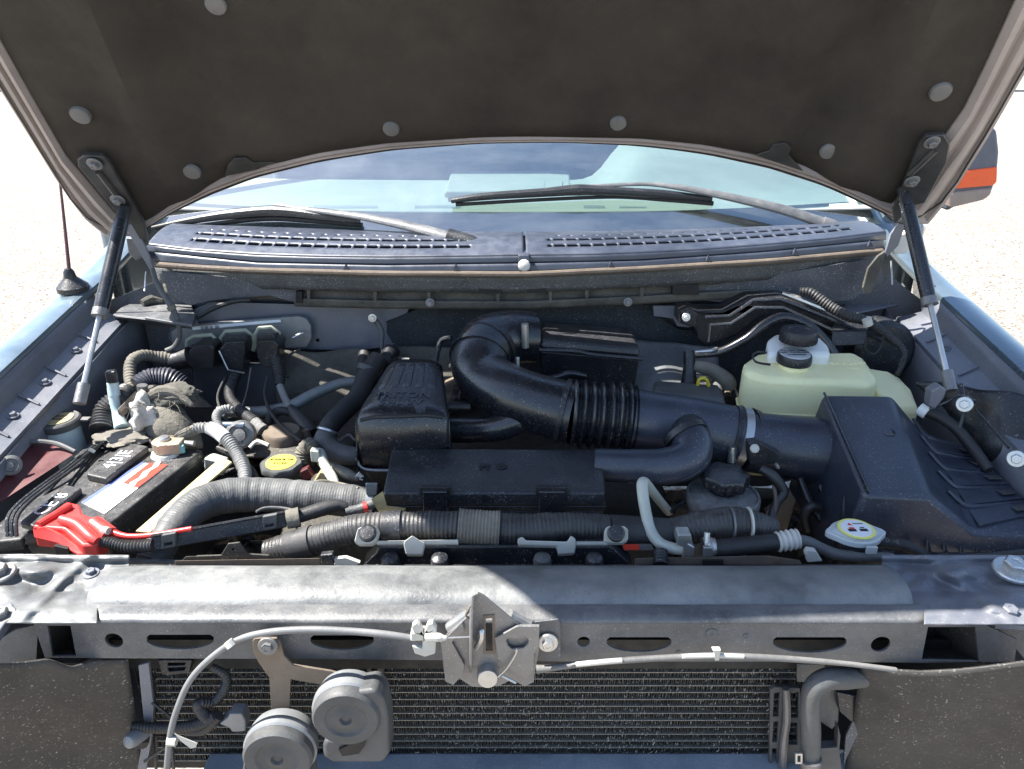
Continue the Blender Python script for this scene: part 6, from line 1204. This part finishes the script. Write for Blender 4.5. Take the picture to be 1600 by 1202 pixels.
t.part('wire', T([(583, 497, 1.47, 4), (592, 508, 1.47, 5), (597, 520, 1.46, 4), (597, 545, 1.44, 3), (606, 556, 1.42, 2.5), (640, 562, 1.40, 2.5)], seg=10), M_hose); t.instance('bolt', BOLTZ, P(582, 497, 1.462), aim((0, -1, .1)), scale=0.009); t.done()
t = Thing('hinge_wire', 'pale rubber wire hanging from the hood hinge beside the apron', 'wire')
t.part('wire', T([(238, 420, 1.43, 4), (244, 440, 1.42, 4), (254, 458, 1.41, 4), (268, 480, 1.40, 5), (279, 505, 1.40, 4), (280, 528, 1.40, 4), (272, 542, 1.40, 4), (260, 548, 1.40, 4)], seg=10, sub=6), M_hose); t.part('tie', T([(266, 478, 1.398, 7), (270, 484, 1.398, 7)], seg=10), M_loomtan); t.done()
t = Thing('prop_strip', 'slim dark rubber strip lying aslant above the control module', 'strip')
t.part('strip', T([(292, 506, 1.44, 4), (330, 484, 1.45, 4), (362, 472, 1.46, 4), (392, 469, 1.46, 3)], seg=8), M_rubber); t.done()
# heater hoses
t = Thing('heater_hose', 'black heater hose bending into a pale elbow beside the resonator', 'hose')
t.part('hose', T([(592, 560, 1.38, 15), (572, 590, 1.34, 15), (560, 620, 1.29, 16), (540, 640, 1.24, 16), (520, 660, 1.20, 16), (510, 676, 1.18, 16)], seg=18), M_rubber)
t.part('elbow', T([(514, 674, 1.18, 15), (508, 690, 1.165, 18), (522, 706, 1.15, 17), (545, 712, 1.14, 15), (565, 712, 1.14, 12)], seg=22, sub=8), M_hose); t.part('clamp', T([(576, 572, 1.36, 17), (573, 580, 1.355, 17)], seg=18), M_horn); t.part('tie', T([(513, 672, 1.178, 18), (512, 675, 1.176, 18)], seg=18), M_steel); t.done()
t = Thing('heater_hose', 'second black heater hose rising to the firewall beside the first', 'hose')
t.part('hose', T([(570, 552, 1.42, 10), (568, 580, 1.38, 11), (570, 605, 1.36, 12)], seg=14), M_rubber); t.part('hose_top', T([(612, 548, 1.42, 14), (600, 572, 1.38, 13)], seg=14), M_gloss); t.done()
t = Thing('refrigerant_pipe', 'dull grey pipe curving across the stained insulation to the hoses', 'pipe')
t.part('pipe', T([(340, 642, 1.32, 8), (400, 644, 1.32, 9), (450, 636, 1.33, 9), (490, 616, 1.35, 9), (530, 600, 1.37, 8), (560, 596, 1.38, 8)], seg=14), mat('dull_grey_pipe', (0.16, 0.18, 0.19), 0.5, metal=0.3, dust=0.4)); t.done()
# oil cap
t = Thing('oil_filler_cap', 'notched oil filler cap with a bright yellow disc behind the fluted hose', 'oil cap')
c = P(440, 728, 1.10); Ro = RP(32, 440, 728, 1.10)
t.part('cap', MB().lathe(c, (0, -0.03, 1), [(Ro * .85, -0.022), (Ro * .9, -0.006), (Ro, -0.002), (Ro, 0.004), (Ro * .94, 0.007), (Ro * .7, 0.007)], 56, lobe=(8, 0.035, Ro * .88)), M_horn)
t.part('yellow_disc', MB().lathe(c + V((0, 0, 0.0072)), (0, -0.03, 1), [(Ro * .74, 0), (Ro * .72, 0.001), (Ro * .1, 0.0011)], 36), M_yellow)
t.part('cap_lettering', MB().text('ENGINE OIL', c + V((0, 0.006, 0.0090)), (1, 0, 0), (0, 1, 0), 0.0075, 0.0003).text('5W20', c + V((0, -0.006, 0.0086)), (1, 0, 0), (0, 1, 0), 0.0085, 0.0003), M_black)
t.part('neck', MB().lathe(c + V((0, 0, -0.06)), (0, 0, 1), [(Ro * .8, 0), (Ro * .8, 0.045)], 24), M_engine); t.done()
# braided harness cluster
t = Thing('injector_harness', 'knotted pale braided harness bundle between the oil cap and the resonator', 'wiring harness')
t.part('braid', T([(472, 725, 1.12, 9), (474, 706, 1.13, 11), (484, 696, 1.13, 11), (492, 704, 1.12, 9)], seg=12, rib=(.005, .0016)), M_loomtan)
t.part('braid', T([(490, 712, 1.11, 7), (500, 708, 1.11, 8), (508, 728, 1.08, 8), (520, 748, 1.05, 8), (526, 765, 1.03, 7)], seg=12), M_alu)
t.part('braid', T([(500, 722, 1.09, 6), (525, 732, 1.08, 7), (545, 742, 1.06, 8), (562, 748, 1.05, 5)], seg=12, rib=(.004, .001)), M_loomtan)
t.part('connector', MB().plate(PP([(484, 704), (498, 706), (500, 724), (486, 722)], 1.09), th=0.014), M_alu, bev=.002)
t.part('connector', MB().plate(PP([(468, 738), (480, 732), (490, 746), (474, 752)], 1.07), th=0.014), M_dred, bev=.002)
t.part('tan_block', MB().plate(PP([(488, 756), (500, 738), (518, 742), (524, 758)], 1.06), th=0.02), M_ybar, bev=.002)
for i in range(5): t.part('frayed_end', T([(556, 746, 1.05, 2), (562 + 3 * i % 7, 738 + 3 * i, 1.05, 1.6)], seg=5), M_wpl)
t.done()
# engine mass below
t = Thing('engine', 'grimy engine block and brackets deep in shadow between the hoses', 'engine')
t.part('block', MB().hexa([(-0.40, 1.0, -0.90), (0.30, 1.0, -0.90), (0.30, 1.48, -0.85), (-0.40, 1.48, -0.85)], [(-0.36, 1.02, -0.70), (0.26, 1.02, -0.70), (0.28, 1.45, -0.62), (-0.38, 1.45, -0.64)]), M_engine, bev=.02)
t.part('valve_cover', MB().hexa([P(330, 720, 1.18), P(560, 720, 1.18), P(560, 650, 1.42), P(350, 650, 1.42)], [P(345, 700, 1.20), P(545, 700, 1.20), P(550, 662, 1.38), P(360, 662, 1.38)]), M_engine, bev=.015)
t.part('pulley', MB().lathe(P(374, 680, 1.20), (0.1, -1, 0.4), [(0.026, -0.02), (0.026, 0), (0.020, 0.002), (0.019, -0.004), (0.012, -0.004), (0.011, 0.002), (0.002, 0.003)], 28), M_dsteel)
t.part('fuel_rail', T([(345, 664, 1.21, 5), (382, 664, 1.21, 5)], seg=12), mat('blue_steel_pipe', (0.25, 0.32, 0.42), 0.3, metal=0.6))
t.part('coil', MB().lathe(P(440, 672, 1.24), (0, 0, 1), [(0.036, -0.05), (0.036, -0.006), (0.032, 0), (0.001, 0.002)], 24), M_rustb)
rr = random.Random(11)
zone = [(330, 700, 460, 745), (460, 700, 560, 760), (960, 770, 1070, 800), (1190, 740, 1320, 850), (680, 590, 740, 640), (1000, 600, 1150, 640), (250, 760, 300, 830), (300, 830, 470, 870), (1000, 790, 1080, 820), (130, 690, 230, 720)]
for (x0, y0, x1, y1) in zone:
    for i in range(9):
        a = (rr.uniform(x0, x1), rr.uniform(y0, y1)); Yd = 1.02 + (850 - a[1]) / 1000 + 0.12
        if rr.random() < 0.6:
            pts = [(a[0] + rr.uniform(-35, 35) * k, a[1] + rr.uniform(-20, 25) * k, Yd + rr.uniform(-.03, .03), rr.choice((3, 4, 6, 9))) for k in (0, .6, 1.2, 1.8)]
            pts = [(p[0], p[1], p[2], pts[0][3]) for p in pts]; t.part('branch_pipe', T(pts, seg=9, sub=5), rr.choice((M_engine, M_rubber, M_plastic, M_rustb)))
        else:
            c = P(a[0], a[1], Yd); t.part('casting', MB().box(c, (rr.uniform(.02, .05), .03, rr.uniform(.015, .04)), V((math.cos(.4), 0, math.sin(rr.uniform(-.5, .5)))).normalized()), rr.choice((M_engine, M_rustb, M_plastic)), bev=.003)
t.part('tensioner_arm', MB().plate(PP([(1196, 800), (1236, 770), (1244, 782), (1230, 830), (1205, 830)], 1.05), th=0.01), M_rustb, bev=.002)
t.part('small_hose', T([(1262, 828, 1.0, 7), (1258, 806, 1.0, 8), (1268, 792, 1.0, 8), (1282, 796, 1.0, 6)], seg=12), M_loom)
t.part('dark_strut', T([(1250, 748, 1.06, 5), (1268, 790, 1.03, 6), (1310, 850, .98, 6)], seg=10), M_plastic); t.part('dark_strut', T([(1284, 760, 1.05, 8), (1300, 790, 1.02, 8), (1322, 830, .98, 8)], seg=10), M_gloss)
t.done()

t = Thing('small_wiring', 'tangle of thin dark wires and taped leads between connectors and oil cap', 'wiring')
for pts, m_ in (([(352, 590, 1.38, 2), (340, 620, 1.34, 2), (350, 650, 1.28, 2.5), (380, 690, 1.20, 3)], M_rubber), ([(392, 575, 1.38, 1.2), (386, 610, 1.34, 1.2), (378, 636, 1.30, 1.2)], M_hose), ([(418, 590, 1.38, 2.5), (414, 620, 1.33, 2.5), (430, 655, 1.27, 3), (470, 690, 1.18, 3)], M_rubber),
    ([(470, 545, 1.44, 2), (448, 560, 1.42, 2), (450, 590, 1.38, 2)], M_rubber), ([(390, 700, 1.16, 3), (402, 690, 1.17, 3), (420, 696, 1.16, 3)], M_wpl), ([(340, 700, 1.16, 4), (365, 712, 1.14, 4), (395, 735, 1.11, 4), (405, 760, 1.07, 4)], M_loom),
    ([(530, 690, 1.14, 3), (545, 680, 1.15, 3), (556, 690, 1.13, 3)], M_plastic), ([(480, 760, 1.02, 3), (500, 752, 1.03, 3), (530, 756, 1.03, 3), (560, 764, 1.0, 3)], M_loomtan), ([(706, 528, 1.38, 4), (690, 532, 1.39, 4), (684, 550, 1.38, 4), (680, 575, 1.36, 4)], M_plastic),
    ([(1090, 770, 1.02, 2), (1060, 790, 1.0, 3), (1048, 800, .99, 3)], M_plastic), ([(1205, 735, 1.04, 3), (1212, 780, 1.0, 3), (1209, 810, .98, 3)], M_rustb)):
    t.part('wire', T(pts, seg=8), m_)
t.done()
